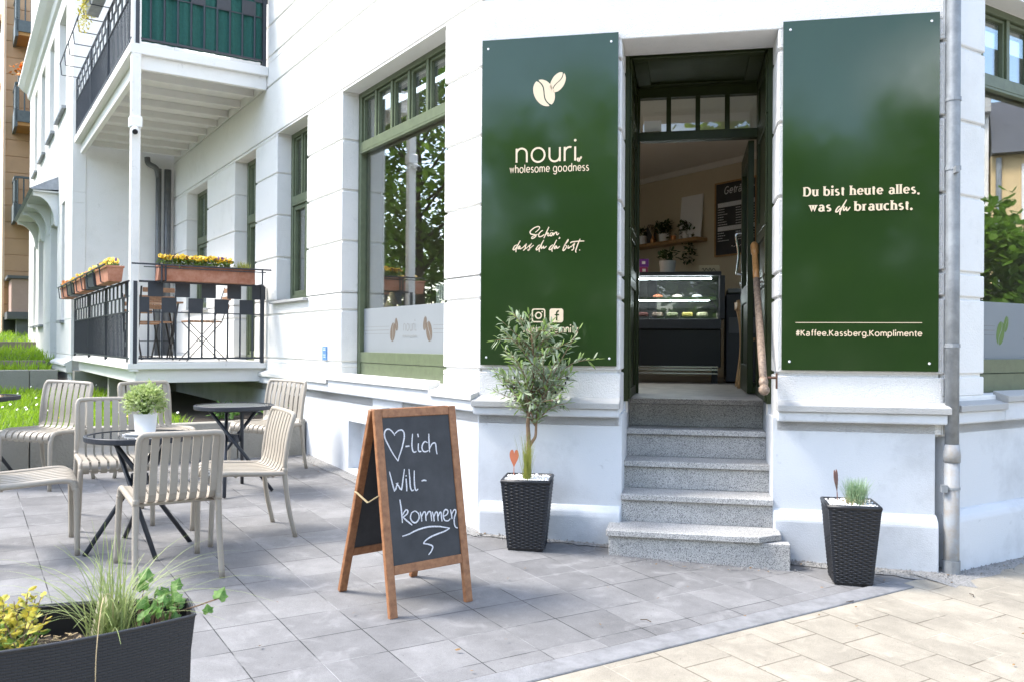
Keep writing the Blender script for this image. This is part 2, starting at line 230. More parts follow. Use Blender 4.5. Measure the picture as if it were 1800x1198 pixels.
SCRIPT=[[(0.396,2.272),(0.408,2.281),(0.418,2.29),(0.424,2.297),(0.426,2.304),(0.424,2.309),(0.418,2.312),(0.406,2.31),(0.392,2.305),(0.378,2.296),(0.366,2.286),(0.361,2.279),(0.359,2.273),(0.361,2.267),(0.366,2.261),(0.379,2.258),(0.392,2.256),(0.4,2.254),(0.402,2.251),(0.399,2.245),(0.392,2.238),(0.384,2.233),(0.376,2.23),(0.372,2.23),(0.37,2.234),(0.373,2.239),(0.379,2.245),(0.393,2.251),(0.405,2.256),(0.41,2.258),(0.412,2.26)],[(0.448,2.281),(0.446,2.283),(0.443,2.283),(0.434,2.276),(0.425,2.267),(0.42,2.258),(0.419,2.251),(0.42,2.244),(0.425,2.241),(0.435,2.243),(0.445,2.247),(0.452,2.252),(0.458,2.257)],[(0.49,2.307),(0.482,2.29),(0.474,2.272),(0.465,2.252),(0.455,2.231)],[(0.458,2.24),(0.466,2.252),(0.474,2.261),(0.481,2.266),(0.486,2.266),(0.484,2.258),(0.482,2.25),(0.484,2.247),(0.487,2.246),(0.492,2.248),(0.497,2.251)],[(0.51,2.268),(0.505,2.266),(0.5,2.262),(0.498,2.256),(0.497,2.251),(0.5,2.247),(0.504,2.246),(0.509,2.249),(0.513,2.254),(0.515,2.26),(0.515,2.265),(0.513,2.267),(0.51,2.268)],[(0.502,2.283),(0.503,2.28)],[(0.515,2.283),(0.516,2.28)],[(0.523,2.267),(0.52,2.247)],[(0.523,2.254),(0.53,2.263),(0.536,2.27),(0.541,2.271),(0.544,2.269),(0.543,2.263),(0.543,2.257),(0.545,2.253),(0.549,2.252),(0.554,2.257),(0.559,2.264)],[(0.561,2.237),(0.564,2.234),(0.565,2.23),(0.562,2.228),(0.557,2.226)],[(0.269,2.189),(0.262,2.186),(0.254,2.182),(0.248,2.173),(0.243,2.163),(0.242,2.157),(0.245,2.155),(0.249,2.154),(0.254,2.158),(0.262,2.167),(0.271,2.179)],[(0.292,2.217),(0.283,2.201),(0.274,2.185),(0.267,2.17),(0.263,2.156),(0.262,2.146),(0.263,2.138)],[(0.291,2.182),(0.285,2.179),(0.281,2.175),(0.277,2.168),(0.276,2.162),(0.278,2.161),(0.283,2.162),(0.287,2.169),(0.292,2.178)],[(0.292,2.178),(0.29,2.17),(0.289,2.164),(0.291,2.161),(0.294,2.161),(0.3,2.164),(0.307,2.168)],[(0.307,2.167),(0.325,2.184),(0.337,2.196),(0.334,2.189),(0.327,2.178),(0.328,2.171),(0.329,2.165),(0.323,2.158),(0.317,2.152),(0.315,2.15),(0.313,2.149)],[(0.33,2.16),(0.355,2.182),(0.373,2.197),(0.367,2.19),(0.357,2.177),(0.358,2.171),(0.36,2.164),(0.356,2.156),(0.35,2.15),(0.347,2.149),(0.345,2.152),(0.347,2.153),(0.354,2.158),(0.368,2.17),(0.386,2.185)],[(0.429,2.186),(0.422,2.183),(0.416,2.178),(0.408,2.168),(0.403,2.159),(0.403,2.154),(0.406,2.151),(0.41,2.153),(0.416,2.157),(0.423,2.166),(0.431,2.176)],[(0.455,2.218),(0.447,2.204),(0.439,2.189),(0.43,2.172),(0.424,2.157),(0.424,2.146),(0.426,2.138)],[(0.44,2.183),(0.438,2.173),(0.437,2.165),(0.439,2.161),(0.442,2.162),(0.448,2.169),(0.455,2.179)],[(0.455,2.179),(0.454,2.171),(0.454,2.165),(0.455,2.162),(0.458,2.163),(0.466,2.169),(0.475,2.177)],[(0.519,2.185),(0.513,2.182),(0.507,2.178),(0.499,2.169),(0.493,2.159),(0.492,2.154),(0.494,2.153),(0.499,2.152),(0.506,2.156),(0.514,2.165),(0.522,2.176)],[(0.544,2.218),(0.535,2.201),(0.527,2.184),(0.518,2.169),(0.512,2.156),(0.512,2.146),(0.514,2.138)],[(0.543,2.179),(0.538,2.176),(0.533,2.173),(0.529,2.167),(0.527,2.162),(0.529,2.158),(0.533,2.158),(0.539,2.166),(0.545,2.176)],[(0.545,2.176),(0.544,2.169),(0.545,2.163),(0.546,2.161),(0.55,2.161),(0.557,2.167),(0.566,2.174)],[(0.592,2.167),(0.6,2.184),(0.608,2.199),(0.617,2.213),(0.624,2.221),(0.624,2.218),(0.621,2.209),(0.612,2.198),(0.601,2.186),(0.595,2.173),(0.59,2.161),(0.588,2.152),(0.587,2.146),(0.589,2.144),(0.594,2.145),(0.601,2.152),(0.608,2.161),(0.611,2.169),(0.611,2.177),(0.608,2.179),(0.603,2.18)],[(0.624,2.18),(0.622,2.17),(0.621,2.162),(0.623,2.159),(0.627,2.16),(0.633,2.166),(0.64,2.173)],[(0.64,2.166),(0.657,2.184),(0.669,2.195),(0.666,2.188),(0.66,2.176),(0.66,2.167),(0.661,2.16),(0.657,2.152),(0.652,2.147),(0.648,2.147),(0.645,2.148)],[(0.704,2.222),(0.698,2.209),(0.692,2.195),(0.685,2.177),(0.679,2.159),(0.675,2.148),(0.673,2.14),(0.675,2.134),(0.678,2.129)],[(0.637,2.193),(0.639,2.196),(0.642,2.199),(0.645,2.201),(0.653,2.203),(0.674,2.205),(0.698,2.207),(0.716,2.207),(0.732,2.207)],[(0.698,2.147),(0.704,2.146)]]
DU=[[(2.366,2.401),(2.359,2.399),(2.353,2.395),(2.345,2.383),(2.34,2.372),(2.34,2.366),(2.344,2.365),(2.349,2.366),(2.355,2.371),(2.362,2.381),(2.37,2.392)],[(2.405,2.442),(2.394,2.422),(2.383,2.403),(2.373,2.384),(2.366,2.366),(2.365,2.355),(2.366,2.346)],[(2.392,2.403),(2.388,2.39),(2.386,2.38),(2.388,2.374),(2.392,2.374),(2.398,2.383),(2.405,2.396)],[(2.405,2.396),(2.405,2.385),(2.405,2.377),(2.408,2.373),(2.412,2.374),(2.419,2.383),(2.427,2.395)]]
# ------------------------------------------------------------------ mesh builder
class MB:
    def __init__(s): s.v = []; s.f = []
    def add(s, vs, fs):
        o = len(s.v); s.v += [Vector(p) for p in vs]; s.f += [[o + i for i in f] for f in fs]
    def hexa(s, p): s.add(p, [(0, 1, 2, 3), (7, 6, 5, 4), (0, 4, 5, 1), (1, 5, 6, 2), (2, 6, 7, 3), (3, 7, 4, 0)])
    def box(s, a, b, T=None):
        (x0, y0, z0), (x1, y1, z1) = a, b
        p = [(x0, y0, z0), (x1, y0, z0), (x1, y1, z0), (x0, y1, z0), (x0, y0, z1), (x1, y0, z1), (x1, y1, z1), (x0, y1, z1)]
        s.hexa([T(*q) for q in p] if T else p)
    def bar(s, a, b, w, h=None, up=(0, 0, 1)):
        a, b = Vector(a), Vector(b); h = h or w; d = (b - a).normalized(); up = Vector(up)
        if abs(d.dot(up)) > .98: up = Vector((0, 1, 0)) if abs(d.y) < .9 else Vector((1, 0, 0))
        x = d.cross(up).normalized(); y = x.cross(d); c = [(-w / 2, -h / 2), (w / 2, -h / 2), (w / 2, h / 2), (-w / 2, h / 2)]
        s.hexa([a + x * i + y * j for i, j in c] + [b + x * i + y * j for i, j in c])
    def tube(s, path, r, seg=8, closed=False):
        P = [Vector(p) for p in path]; n = len(P); rs = r if isinstance(r, (list, tuple)) else [r] * n
        rings = []; prev = None
        for i, p in enumerate(P):
            a = P[(i - 1) % n] if (i or closed) else p; b = P[(i + 1) % n] if (i < n - 1 or closed) else p
            t = (b - a).normalized()
            if prev is None:
                ref = Vector((0, 0, 1)) if abs(t.z) < .9 else Vector((1, 0, 0)); x = t.cross(ref).normalized()
            else:
                x = (prev - t * prev.dot(t)).normalized()
            prev = x; y = t.cross(x)
            rings.append([p + (x * math.cos(2 * math.pi * k / seg) + y * math.sin(2 * math.pi * k / seg)) * rs[i] for k in range(seg)])
        o = len(s.v)
        for q in rings: s.v += q
        for i in range(n if closed else n - 1):
            j = (i + 1) % n
            for k in range(seg):
                k2 = (k + 1) % seg; s.f.append([o + i * seg + k, o + i * seg + k2, o + j * seg + k2, o + j * seg + k])
        if not closed:
            s.f.append([o + k for k in range(seg)][::-1]); s.f.append([o + (n - 1) * seg + k for k in range(seg)])
    def lathe(s, prof, seg=24, M=None):
        o = len(s.v); n = len(prof)
        for r, z in prof:
            for k in range(seg):
                a = 2 * math.pi * k / seg; p = Vector((r * math.cos(a), r * math.sin(a), z)); s.v.append(M @ p if M else p)
        for i in range(n - 1):
            for k in range(seg):
                k2 = (k + 1) % seg; s.f.append([o + i * seg + k, o + i * seg + k2, o + (i + 1) * seg + k2, o + (i + 1) * seg + k])
        s.f.append([o + k for k in range(seg)][::-1]); s.f.append([o + (n - 1) * seg + k for k in range(seg)])
    def prism(s, poly, t0, t1, T):
        """poly of (a, b); extruded from t0 to t1; T(a, b, t)"""
        n = len(poly); s.add([T(a, b, t0) for a, b in poly] + [T(a, b, t1) for a, b in poly],
              [list(range(n))[::-1], list(range(n, 2 * n))] + [[i, (i + 1) % n, n + (i + 1) % n, n + i] for i in range(n)])
    def strip(s, pts, widths, normal):
        """flat ribbon: pts in 3D, half widths, plane normal"""
        P = [Vector(p) for p in pts]; N = Vector(normal); o = len(s.v); n = len(P)
        for i, p in enumerate(P):
            t = (P[min(i + 1, n - 1)] - P[max(i - 1, 0)]).normalized(); x = N.cross(t).normalized(); w = widths[i] if isinstance(widths, (list, tuple)) else widths
            s.v += [p - x * w, p + x * w]
        for i in range(n - 1): s.f.append([o + 2 * i, o + 2 * i + 1, o + 2 * i + 3, o + 2 * i + 2])
    def build(s, name, m, parent=None, smooth=False, bevel=0, recalc=True, mods=None):
        me = bpy.data.meshes.new(name)
        base = Vector((0, 0, 0)); q = parent
        while q is not None: base += q.location; q = q.parent
        me.from_pydata([p - base for p in s.v], [], s.f)
        if recalc or bevel:
            bm = bmesh.new(); bm.from_mesh(me); bmesh.ops.recalc_face_normals(bm, faces=bm.faces)
            if bevel: bmesh.ops.bevel(bm, geom=bm.edges[:], offset=bevel, segments=1, affect='EDGES', profile=.5)
            bm.to_mesh(me); bm.free()
        me.materials.append(m)
        if smooth: me.polygons.foreach_set("use_smooth", [True] * len(me.polygons))
        me.update(); o = bpy.data.objects.new(name, me); COL.objects.link(o)
        if parent is not None: o.parent = parent
        return o

def tag(o, label=None, cat=None, group=None, kind=None):
    if label: o["label"] = label
    if cat: o["category"] = cat
    if group: o["group"] = group
    if kind: o["kind"] = kind
    return o
def thing(name, label, cat, loc=(0, 0, 0), group=None):
    o = bpy.data.objects.new(name, None); o.empty_display_size = .1; COL.objects.link(o); o.location = loc; return tag(o, label, cat, group)
def top(o, label, cat, group=None):
    """give a single-mesh thing an origin at its base"""
    me = o.data; xs = [v.co for v in me.vertices]; c = Vector((sum(v.x for v in xs) / len(xs), sum(v.y for v in xs) / len(xs), min(v.z for v in xs)))
    me.transform(Matrix.Translation(-c)); o.location = c; return tag(o, label, cat, group)
def copy_thing(o):
    c = o.copy(); COL.objects.link(c)
    def rec(src, dst):
        for ch in src.children:
            k = ch.copy(); COL.objects.link(k); k.parent = dst; rec(ch, k)
    rec(o, c); return c
def cr(pts, n=4):
    P = [Vector(p) for p in pts]
    if len(P) < 3: return P
    P = [2 * P[0] - P[1]] + P + [2 * P[-1] - P[-2]]; out = []
    for i in range(1, len(P) - 2):
        a, b, c, d = P[i - 1:i + 3]
        for k in range(n):
            t = k / n; out.append(.5 * (2 * b + (c - a) * t + (2 * a - 5 * b + 4 * c - d) * t * t + (3 * b - a - 3 * c + d) * t ** 3))
    out.append(P[-2]); return out

# ------------------------------------------------------------------ the site: three street fronts of one corner house
GX, GY = -0.02912738, 0.03408014          # the pavement falls towards the corner
def gz(x, y): return GX * x + GY * y
C12 = Vector((-.22946, 6.0, 0)); C23 = Vector((2.69453, 5.41015, 0))
a1, a2, a3 = R(-32.789), R(-78.595), R(57.211)
E1 = Vector((math.sin(a1), math.cos(a1), 0)); N1 = Vector((math.cos(a1), -math.sin(a1), 0))
E2 = -Vector((math.sin(a2), math.cos(a2), 0)); N2 = Vector((math.cos(a2), -math.sin(a2), 0))
E3 = Vector((math.sin(a3), math.cos(a3), 0)); N3 = -Vector((math.cos(a3), -math.sin(a3), 0))
Zv = Vector((0, 0, 1))
def frame(o, e, n): return lambda u, d, z: o + e * u + n * d + Zv * z
T1 = frame(C12, E1, N1); T2 = frame(C12, E2, N2); T3 = frame(C23, E3, N3)      # (along, inward, up)
T4 = frame(C12 + E1 * 10.05 - N1 * 1.52, E1, N1)                                # the projecting wing
UP = (0, 0, 1)

# ---- ground
def sheet(name, m, poly, lift, kind='structure', rot=a3, thick=0):
    """flat polygon (list of world XY) laid on the sloping ground; local x runs along the kerb"""
    ang = math.atan2(E3.y, E3.x); o0 = Vector((0, 0, 0)); me = bpy.data.meshes.new(name)
    Rm = Matrix.Rotation(-ang, 3, 'Z')
    vs = [Rm @ Vector((x, y, 0)) + Vector((0, 0, gz(x, y) + lift)) for x, y in poly]
    me.from_pydata(vs, [], [list(range(len(vs)))]); me.materials.append(m); o = bpy.data.objects.new(name, me); COL.objects.link(o)
    o.rotation_euler = (0, 0, ang); o["kind"] = kind; return o
def AB(a, b): p = E3 * a + E1 * b; return (p.x, p.y)
asphalt = mat("asphalt", (.06, .06, .062), .9, noise=(6, .3), bump=(120, .5))
sheet("ground", asphalt, [(-400, -400), (400, -400), (400, 400), (-400, 400)], -.03)
sheet("terrace_paving", tile_m, [AB(-7, 2.93), AB(5.4, 2.93), AB(5.4, 9.5), AB(-7, 9.5)], 0)
sheet("pavement", cream_m, [AB(-7, -5), AB(16, -5), AB(16, 3.4), AB(2.2, 2.98), AB(-7, 2.86)], .004)
mb = MB(); P0, P1 = AB(-7, 2.84), AB(4.72, 2.972); Q0, Q1 = AB(-7, 3.0), AB(4.72, 3.105)
mb.hexa([Vector((x, y, gz(x, y) + h)) for h in (-.1, .012) for x, y in (P0, P1, Q1, Q0)])
k = mb.build("kerb", kerb_m, bevel=.004); k["kind"] = 'structure'
j_ = [AB(-7, 2.995), AB(4.7, 3.1), AB(4.7, 3.118), AB(-7, 3.013)]; sheet("paving_joint", soil_m, j_, .0045)
# gravel between the paving and the house wall
mb = MB()
def gravel_run(T, pts, w):
    pass
random.seed(3)
def gravel_strip(T, ua, ub, w0, w1, n=22):
    L = []; Ro = []
    for i in range(n + 1):
        u = ua + (ub - ua) * i / n; w = w0 + (w1 - w0) * i / n + random.uniform(-.022, .022)
        for lst, d in ((L, .05), (Ro, -w)):
            p = T(u, d, 0); lst.append(Vector((p.x, p.y, gz(p.x, p.y) + (.014 if lst is L else .005))))
    vs = L + Ro; mb.add(vs, [[i, i + 1, n + 2 + i, n + 1 + i] for i in range(n)])
gravel_strip(T1, -.1, 3.4, .10, .14); gravel_strip(T2, -.06, .95, .10, .12); gravel_strip(T2, 2.0, 3.05, .13, .20); gravel_strip(T3, -.25, 2.2, .22, .05); gravel_strip(T2, 2.55, 3.1, .16, .3, 10)
for _ in range(900):
    T, ua, ub = random.choice(((T1, -.1, 3.3), (T2, 0, .95), (T2, 2.0, 3.05), (T2, 2.0, 3.1), (T3, .05, 1.0), (T2, .9, 2.1)))
    p = T(random.uniform(ua, ub), -abs(random.gauss(.06, .06)) - (.28 if T is T2 and ub == 2.1 else .02), 0); s_ = random.uniform(.003, .008); z = gz(p.x, p.y) + .012
    mb.add([(p.x - s_, p.y, z), (p.x, p.y - s_, z), (p.x + s_, p.y, z), (p.x, p.y + s_, z), (p.x, p.y, z + s_ * 1.2)], [(0, 1, 4), (1, 2, 4), (2, 3, 4), (3, 0, 4), (3, 2, 1, 0)])
tag(mb.build("gravel", gravel_m), kind='stuff')

# ------------------------------------------------------------------ corner house
H = thing("corner_building", "white plastered corner house with café, green windows and grey plinth", "building", tuple(C12))
def cells(u0, u1, z0, z1, ops):
    us = sorted({u0, u1, *[x for o in ops for x in o[:2] if u0 < x < u1]}); zs = sorted({z0, z1, *[x for o in ops for x in o[2:4] if z0 < x < z1]})
    for za, zb in zip(zs, zs[1:]):
        run = None
        for ua, ub in zip(us, us[1:]):
            cu, cz = (ua + ub) / 2, (za + zb) / 2
            if any(o[0] < cu < o[1] and o[2] < cz < o[3] for o in ops):
                if run: yield (*run, za, zb); run = None
            else: run = (run[0], ub) if run else (ua, ub)
        if run: yield (*run, za, zb)
def wall(T, u0, u1, courses, ops, rd=.17, thick=.42, name="wall", m=white, groove=.022):
    mb = MB()
    for za, zb in zip(courses, courses[1:]):
        g0 = groove / 2
        for c in cells(u0, u1, za, zb, ops):
            lo = c[2] + (g0 if c[2] == za else 0); hi = c[3] - (g0 if c[3] == zb else 0)
            mb.box((c[0], 0, lo), (c[1], rd, hi), T)
    mb.build(name, m, H, bevel=.006)
    mb = MB(); e = .018
    for c in cells(u0 + .02, u1 - .02, courses[0], courses[-1], [(o[0] - e, o[1] + e, o[2] - e, o[3] + e) for o in ops]): mb.box((c[0], e, c[2]), (c[1], thick, c[3]), T)
    mb.build(name, m, H)
CS = [.95, 1.332, 1.822, 1.985, 2.475, 2.955, 3.43, 3.897, 4.49, 4.835, 5.2, 5.56, 9.5]
BW = (.52, 2.555, 1.2, 3.885); W2o = (3.52, 4.52, 1.975, 3.885); D3 = (5.35, 6.29, 1.285, 3.865); W4 = (7.75, 9.08, 2.0, 3.85)
wall(T1, 0, 10.3, CS, [BW, W2o, D3, W4, (5.1, 6.6, 4.76, 7.4)])
DO = (.975, 1.985, 0.0, 3.565)
wall(T2, 0, 2.983, [.95, 1.332, 1.822, 1.985, 2.475, 2.955, 3.43, 3.9, 9.5], [DO], rd=.36, m=rough_white)
W3o = (.475, 2.55, 1.2, 3.885)
wall(T3, 0, 9, CS[:8] + [9.5], [W3o, (3.4, 5.4, 1.2, 3.885)])
wall(T4, 0, 9.4, [-.3, 1.3, 7.3, 10.5], [(1.06, 1.55, 1.87, 3.87), (2.3, 3.6, .9, 3.7), (5.2, 6.4, 1.86, 3.7), (7.15, 7.9, 1.86, 3.7), (1.06, 2.25, 5.46, 7.2), (3.13, 4.1, 5.44, 7.25), (5.07, 6.1, 5.4, 7.25), (7.1, 7.9, 5.36, 7.25)], rd=.2, groove=.01)
mb = MB(); mb.box((10.06, -1.36, .3), (10.4, -.002, 10.5), T1); mb.build("wall", white, H)
mb = MB(); mb.box((0, .2, .2), (9.4, 5, 10.4), T4); 
# dark rooms behind the wing's windows
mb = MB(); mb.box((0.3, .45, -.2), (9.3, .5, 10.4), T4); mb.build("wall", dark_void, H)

def profile(T, ua, ub, prof, name, m, ma=0, mb_=0, bevel=0):
    b = MB(); n = len(prof)
    b.add([T(ua - ma * o, -o, z) for o, z in prof] + [T(ub + mb_ * o, -o, z) for o, z in prof],
          [list(range(n)), list(range(2 * n - 1, n - 1, -1))] + [[i, (i + 1) % n, n + (i + 1) % n, n + i] for i in range(n)])
    return b.build(name, m, H, bevel=bevel)
MI = .414
def capstone(T, ua, ub, zt, zf, ma=0, mb_=0, m=cap_m, o=.085, t=.04): profile(T, ua, ub, [(-.02, zt), (o, zf), (o, zf - t), (-.02, zf - t)], "cornice_cap", m, ma, mb_, .003)
def band(T, ua, ub, zt, zb, ma=0, mb_=0): profile(T, ua, ub, [(-.02, zt), (.062, zt), (.062, zb + .01), (.055, zb), (-.02, zb)], "cornice_band", plinth_m, ma, mb_, .004)
# front with the shop window
capstone(T1, 2.72, 9.98, 1.2, 1.168, m=cap_light); capstone(T1, .60, 2.72, 1.235, 1.205, m=cap_light); capstone(T1, 0, .60, 1.19, 1.165, MI, 0, m=cap_light)
band(T1, 0, .6, 1.124, 1.045, MI, 0); band(T1, .6, 2.72, 1.164, 1.045); band(T1, 2.72, 9.98, 1.127, 1.045)
# the corner front with the door
capstone(T2, 0, .978, 1.165, 1.125, MI, 0); band(T2, 0, .972, 1.084, 1.028, MI, 0)
capstone(T2, 1.985, 3.0, 1.17, 1.135, 0, .2); band(T2, 1.99, 2.985, 1.094, 1.03, 0, .2)
# right-hand street front
capstone(T3, .07, .62, 1.175, 1.148); capstone(T3, .62, 2.7, 1.225, 1.195); capstone(T3, 2.7, 9, 1.175, 1.148)
band(T3, .07, .62, 1.107, 1.03); band(T3, .62, 2.7, 1.154, 1.03); band(T3, 2.7, 9, 1.107, 1.03)
def plinth(T, ua, ub, zt, ops=(), d=.0, ma=0, mb_=0):
    b = MB()
    for c in cells(ua, ub, -.4, zt, list(ops)): b.box((c[0], d, c[2]), (c[1], .5, c[3]), T)
    b.build("plinth", plinth_m, H)
NI = (1.78, 2.35, .36, .80)
plinth(T1, 0, 10.05, 1.05, [NI, (3.6, 4.3, .62, .98)])
mb = MB(); mb.box((1.7, .13, .3), (2.4, .2, .9), T1); mb.build("plinth", plinth_m, H)
mb = MB(); mb.box((3.55, .08, .55), (4.35, .12, 1.0), T1); mb.build("cellar_vent", vent_m, H)
mb = MB(); mb.box((1.2, -.012, .9), (1.78, .02, 1.046), T1); mb.build("plinth", plinth_m, H, bevel=.003)
plinth(T2, 0, .99, 1.05); plinth(T2, 1.965, 2.94, 1.05); plinth(T3, .06, 9, 1.05)
def base(T, ua, ub, zt, ma=0, mb_=0): profile(T, ua, ub, [(-.02, zt + .03), (.012, zt + .025), (.05, zt - .01), (.06, zt - .04), (.06, -.3), (-.02, -.3)], "plinth_base", plinth_m, ma, mb_, .006)
base(T2, .02, .985, .405); base(T2, 1.97, 2.95, .435); base(T3, .08, 9, .46)

# ---- shop windows
def window(T, o, z_panel, z_film, z_tr, mull, depth=.168, name="window", film=True, big=True):
    u0, u1, z0, z1 = o; m = MB(); w = .055; d0, d1 = depth, depth + .07
    m.box((u0 - .01, d0, z0), (u0 + w, d1, z1 + .01), T); m.box((u1 - w, d0, z0), (u1 + .01, d1, z1 + .01), T); m.box((u0 + w, d0, z1 - .05), (u1 - w, d1, z1 + .01), T)
    m.box((u0 + w, d0 - .008, z_tr - .04), (u1 - w, d1, z_tr + .045), T)
    m.box((u0 + w, d0 - .012, z_tr - .062), (u1 - w, d0 + .03, z_tr - .042), T)
    for q in mull: m.box((q - .02, d0 + .005, z_tr + .045), (q + .02, d1, z1 - .05), T)
    edges = [u0 + w] + [x for q in mull for x in (q - .02, q + .02)] + [u1 - w]
    for a, b in zip(edges[::2], edges[1::2]):     # inner sash beads
        for c in ((a, a + .022), (b - .022, b)): m.box((c[0], d0 + .022, z_tr + .05), (c[1], d1 - .01, z1 - .055), T)
        m.box((a + .022, d0 + .022, z1 - .077), (b - .022, d1 - .01, z1 - .055), T)
    if big:
        m.box((u0 + w, d0 + .01, z0), (u1 - w, d1, z_panel - .1), T); m.box((u0 + w, d0 + .004, z_panel - .097), (u1 - w, d1, z_panel), T)
    else:
        m.box((u0 + w, d0, z0), (u1 - w, d1, z0 + .07), T); c = (u0 + u1) / 2; m.box((c - .045, d0 + .004, z0 + .07), (c + .045, d1, z_tr - .04), T)
        for a, b in ((u0 + w, c - .045), (c + .045, u1 - w)):
            m.box((a, d0 + .015, z0 + .07), (a + .04, d1, z_tr - .06), T); m.box((b - .04, d0 + .015, z0 + .07), (b, d1, z_tr - .06), T); m.box((a + .04, d0 + .015, z0 + .07), (b - .04, d1, z0 + .12), T); m.box((a + .04, d0 + .015, z_tr - .11), (b - .04, d1, z_tr - .06), T)
    f = m.build(name, green_paint, H, bevel=.003)
    zb = z_panel if big else z0 + .1
    g = MB(); g.box((u0 + .03, d1 - .02, zb), (u1 - .03, d1 - .014, z_tr - .03), T); g.box((u0 + .03, d1 - .02, z_tr + .03), (u1 - .03, d1 - .014, z1 - .03), T); g.build("pane", pane_m, f)
    if film:
        g = MB(); g.box((u0 + w, d1 - .028, z_panel), (u1 - w, d1 - .023, z_film), T); g.build("frosted_film", film_m, f)
    return f
wb = window(T1, BW, 1.43, 1.835, 3.36, [1.155, 1.50, 1.845, 2.19])
wr = window(T3, W3o, 1.43, 1.83, 3.36, [.75, 1.092, 1.435, 1.78, 2.12])
window(T1, W2o, 0, 0, 3.12, [3.85, 4.19], film=False, big=False); window(T1, W4, 0, 0, 3.10, [8.2, 8.63], film=False, big=False)
window(T1, D3, 0, 0, 3.12, [5.66, 5.98], film=False, big=False, name="balcony_door")
window(T3, (3.4, 5.4, 1.2, 3.885), 1.43, 1.83, 3.36, [3.8, 4.2, 4.6, 5.0])
mb = MB(); mb.box((3.45, -.06, 1.945), (4.6, .2, 1.975), T1); mb.box((7.65, -.06, 1.97), (9.16, .2, 2.0), T1); mb.build("window_sill", cap_m, H, bevel=.004)
for ua, ub, z in ((1.0, 2.4, 5.46), (3.0, 4.2, 5.44), (4.95, 6.2, 5.4), (7.0, 8.0, 5.36), (1.0, 1.6, 1.87), (5.1, 6.5, 1.86), (7.05, 8.0, 1.86)):
    mb = MB(); mb.box((ua, -.07, z - .05), (ub, .15, z - .004), T4); mb.build("window_sill", zinc_m, H)
for u_, a, b, z0_, z1_ in ((0, 1.06, 1.55, 1.87, 3.87), (0, 5.2, 6.4, 1.86, 3.7), (0, 7.15, 7.9, 1.86, 3.7), (0, 1.06, 2.25, 5.46, 7.2), (0, 3.13, 4.1, 5.44, 7.25), (0, 5.07, 6.1, 5.4, 7.25), (0, 7.1, 7.9, 5.36, 7.25)):
    mb = MB(); w = .06
    mb.box((a, .2, z0_), (a + w, .26, z1_), T4); mb.box((b - w, .2, z0_), (b, .26, z1_), T4); mb.box((a + w, .2, z1_ - w), (b - w, .26, z1_), T4); mb.box((a + w, .2, z0_), (b - w, .26, z0_ + w), T4)
    f = mb.build("window", white_pot, H); g = MB(); g.box((a + .03, .23, z0_), (b - .03, .236, z1_), T4); g.build("pane", pane_m, f)
# wing string course, cornice and entrance canopy
def prof4(pr, ua, ub, m, nm): profile(T4, ua, ub, pr, nm, m, 0, 0, .006)
prof4([(-.02, 7.5), (.05, 7.55), (.07, 7.66), (.16, 7.72), (.26, 7.83), (.26, 7.9), (-.02, 7.98)], -.05, 9.5, white, "upper_cornice")
prof4([(-.02, 1.24), (.1, 1.17), (.1, 1.13), (.07, 1.12), (.07, 1.03), (-.02, 1.02)], -.06, 2.3, cap_light, "cornice_band"); prof4([(-.02, 1.24), (.1, 1.17), (.1, 1.13), (.07, 1.12), (.07, 1.03), (-.02, 1.02)], 3.6, 9.45, cap_light, "cornice_band")
mb = MB(); mb.hexa([T4(2.1, -.42, 4.17), T4(7.0, -.42, 4.17), T4(7.0, .02, 4.2), T4(2.1, .02, 4.2), T4(2.1, -.45, 4.2), T4(7.0, -.45, 4.2), T4(6.8, .02, 4.46), T4(2.2, .02, 4.46)])
can = mb.build("entrance_canopy", zinc_m, H)
mb = MB(); mb.box((2.12, -.40, 4.145), (6.98, .01, 4.172), T4); mb.build("soffit", cap_light, can)
for u in (2.2, 3.75, 5.0, 6.7):
    mb = MB(); arc = [(-.0, 3.55), (-.05, 3.58)] + [(-.05 - .30 * (1 - math.cos(t)), 3.58 + .5 * math.sin(t)) for t in [k * math.pi / 14 for k in range(1, 8)]] + [(-.39, 4.08), (-.39, 4.146), (0, 4.146)]
    mb.prism(arc, u, u + .1, lambda a, b, t: T4(t, a, b)); mb.build("bracket", white, can, bevel=.004)
# entrance recess of the wing
mb = MB(); mb.box((2.2, .19, .8), (3.7, .3, 3.9), T4); mb.build("wall", int_wall2, H)
# roof
mb = MB(); mb.add([T1(-.5, -.5, 9.5), T1(20, -.5, 9.5), T1(20, 9, 9.5), T1(-.5, 9, 9.5), T1(1, 4, 12.5), T1(18, 4, 12.5)], [(0, 1, 5, 4), (1, 2, 5), (2, 3, 4, 5), (3, 0, 4), (3, 2, 1, 0)]); mb.build("roof", roof_m, H)

# ---- rainwater pipes
mb = MB(); pc = Vector((2.738, 5.378, 0)); mb.tube([pc + Zv * z for z in (.90, 2.0, 4.0, 9.5)], .041, 14)
pp = mb.build("downpipe", zinc_m, H, smooth=True)
mb = MB()
for z in (2.62, 3.05, 1.52): mb.tube([pc + Zv * (z - .012), pc + Zv * (z + .012)], .046, 14)
for z in (2.60,): mb.box((-.012, -.1, z - .02), (.012, -.02, z + .02), frame(pc, E2, N2))
mb.build("pipe_clamp", zinc_m, pp)
mb = MB(); mb.tube([pc + Zv * z for z in (.10, .3, .80)], .046, 14); mb.tube([pc + Zv * .80, pc + Zv * .84, pc + Zv * .91], [.05, .052, .044], 14); mb.build("standpipe", pipe_light, pp, smooth=True)
mb = MB(); mb.tube([pc + Zv * .09, pc + Zv * .19], .052, 14); mb.build("pipe_foot", zinc_m, pp)
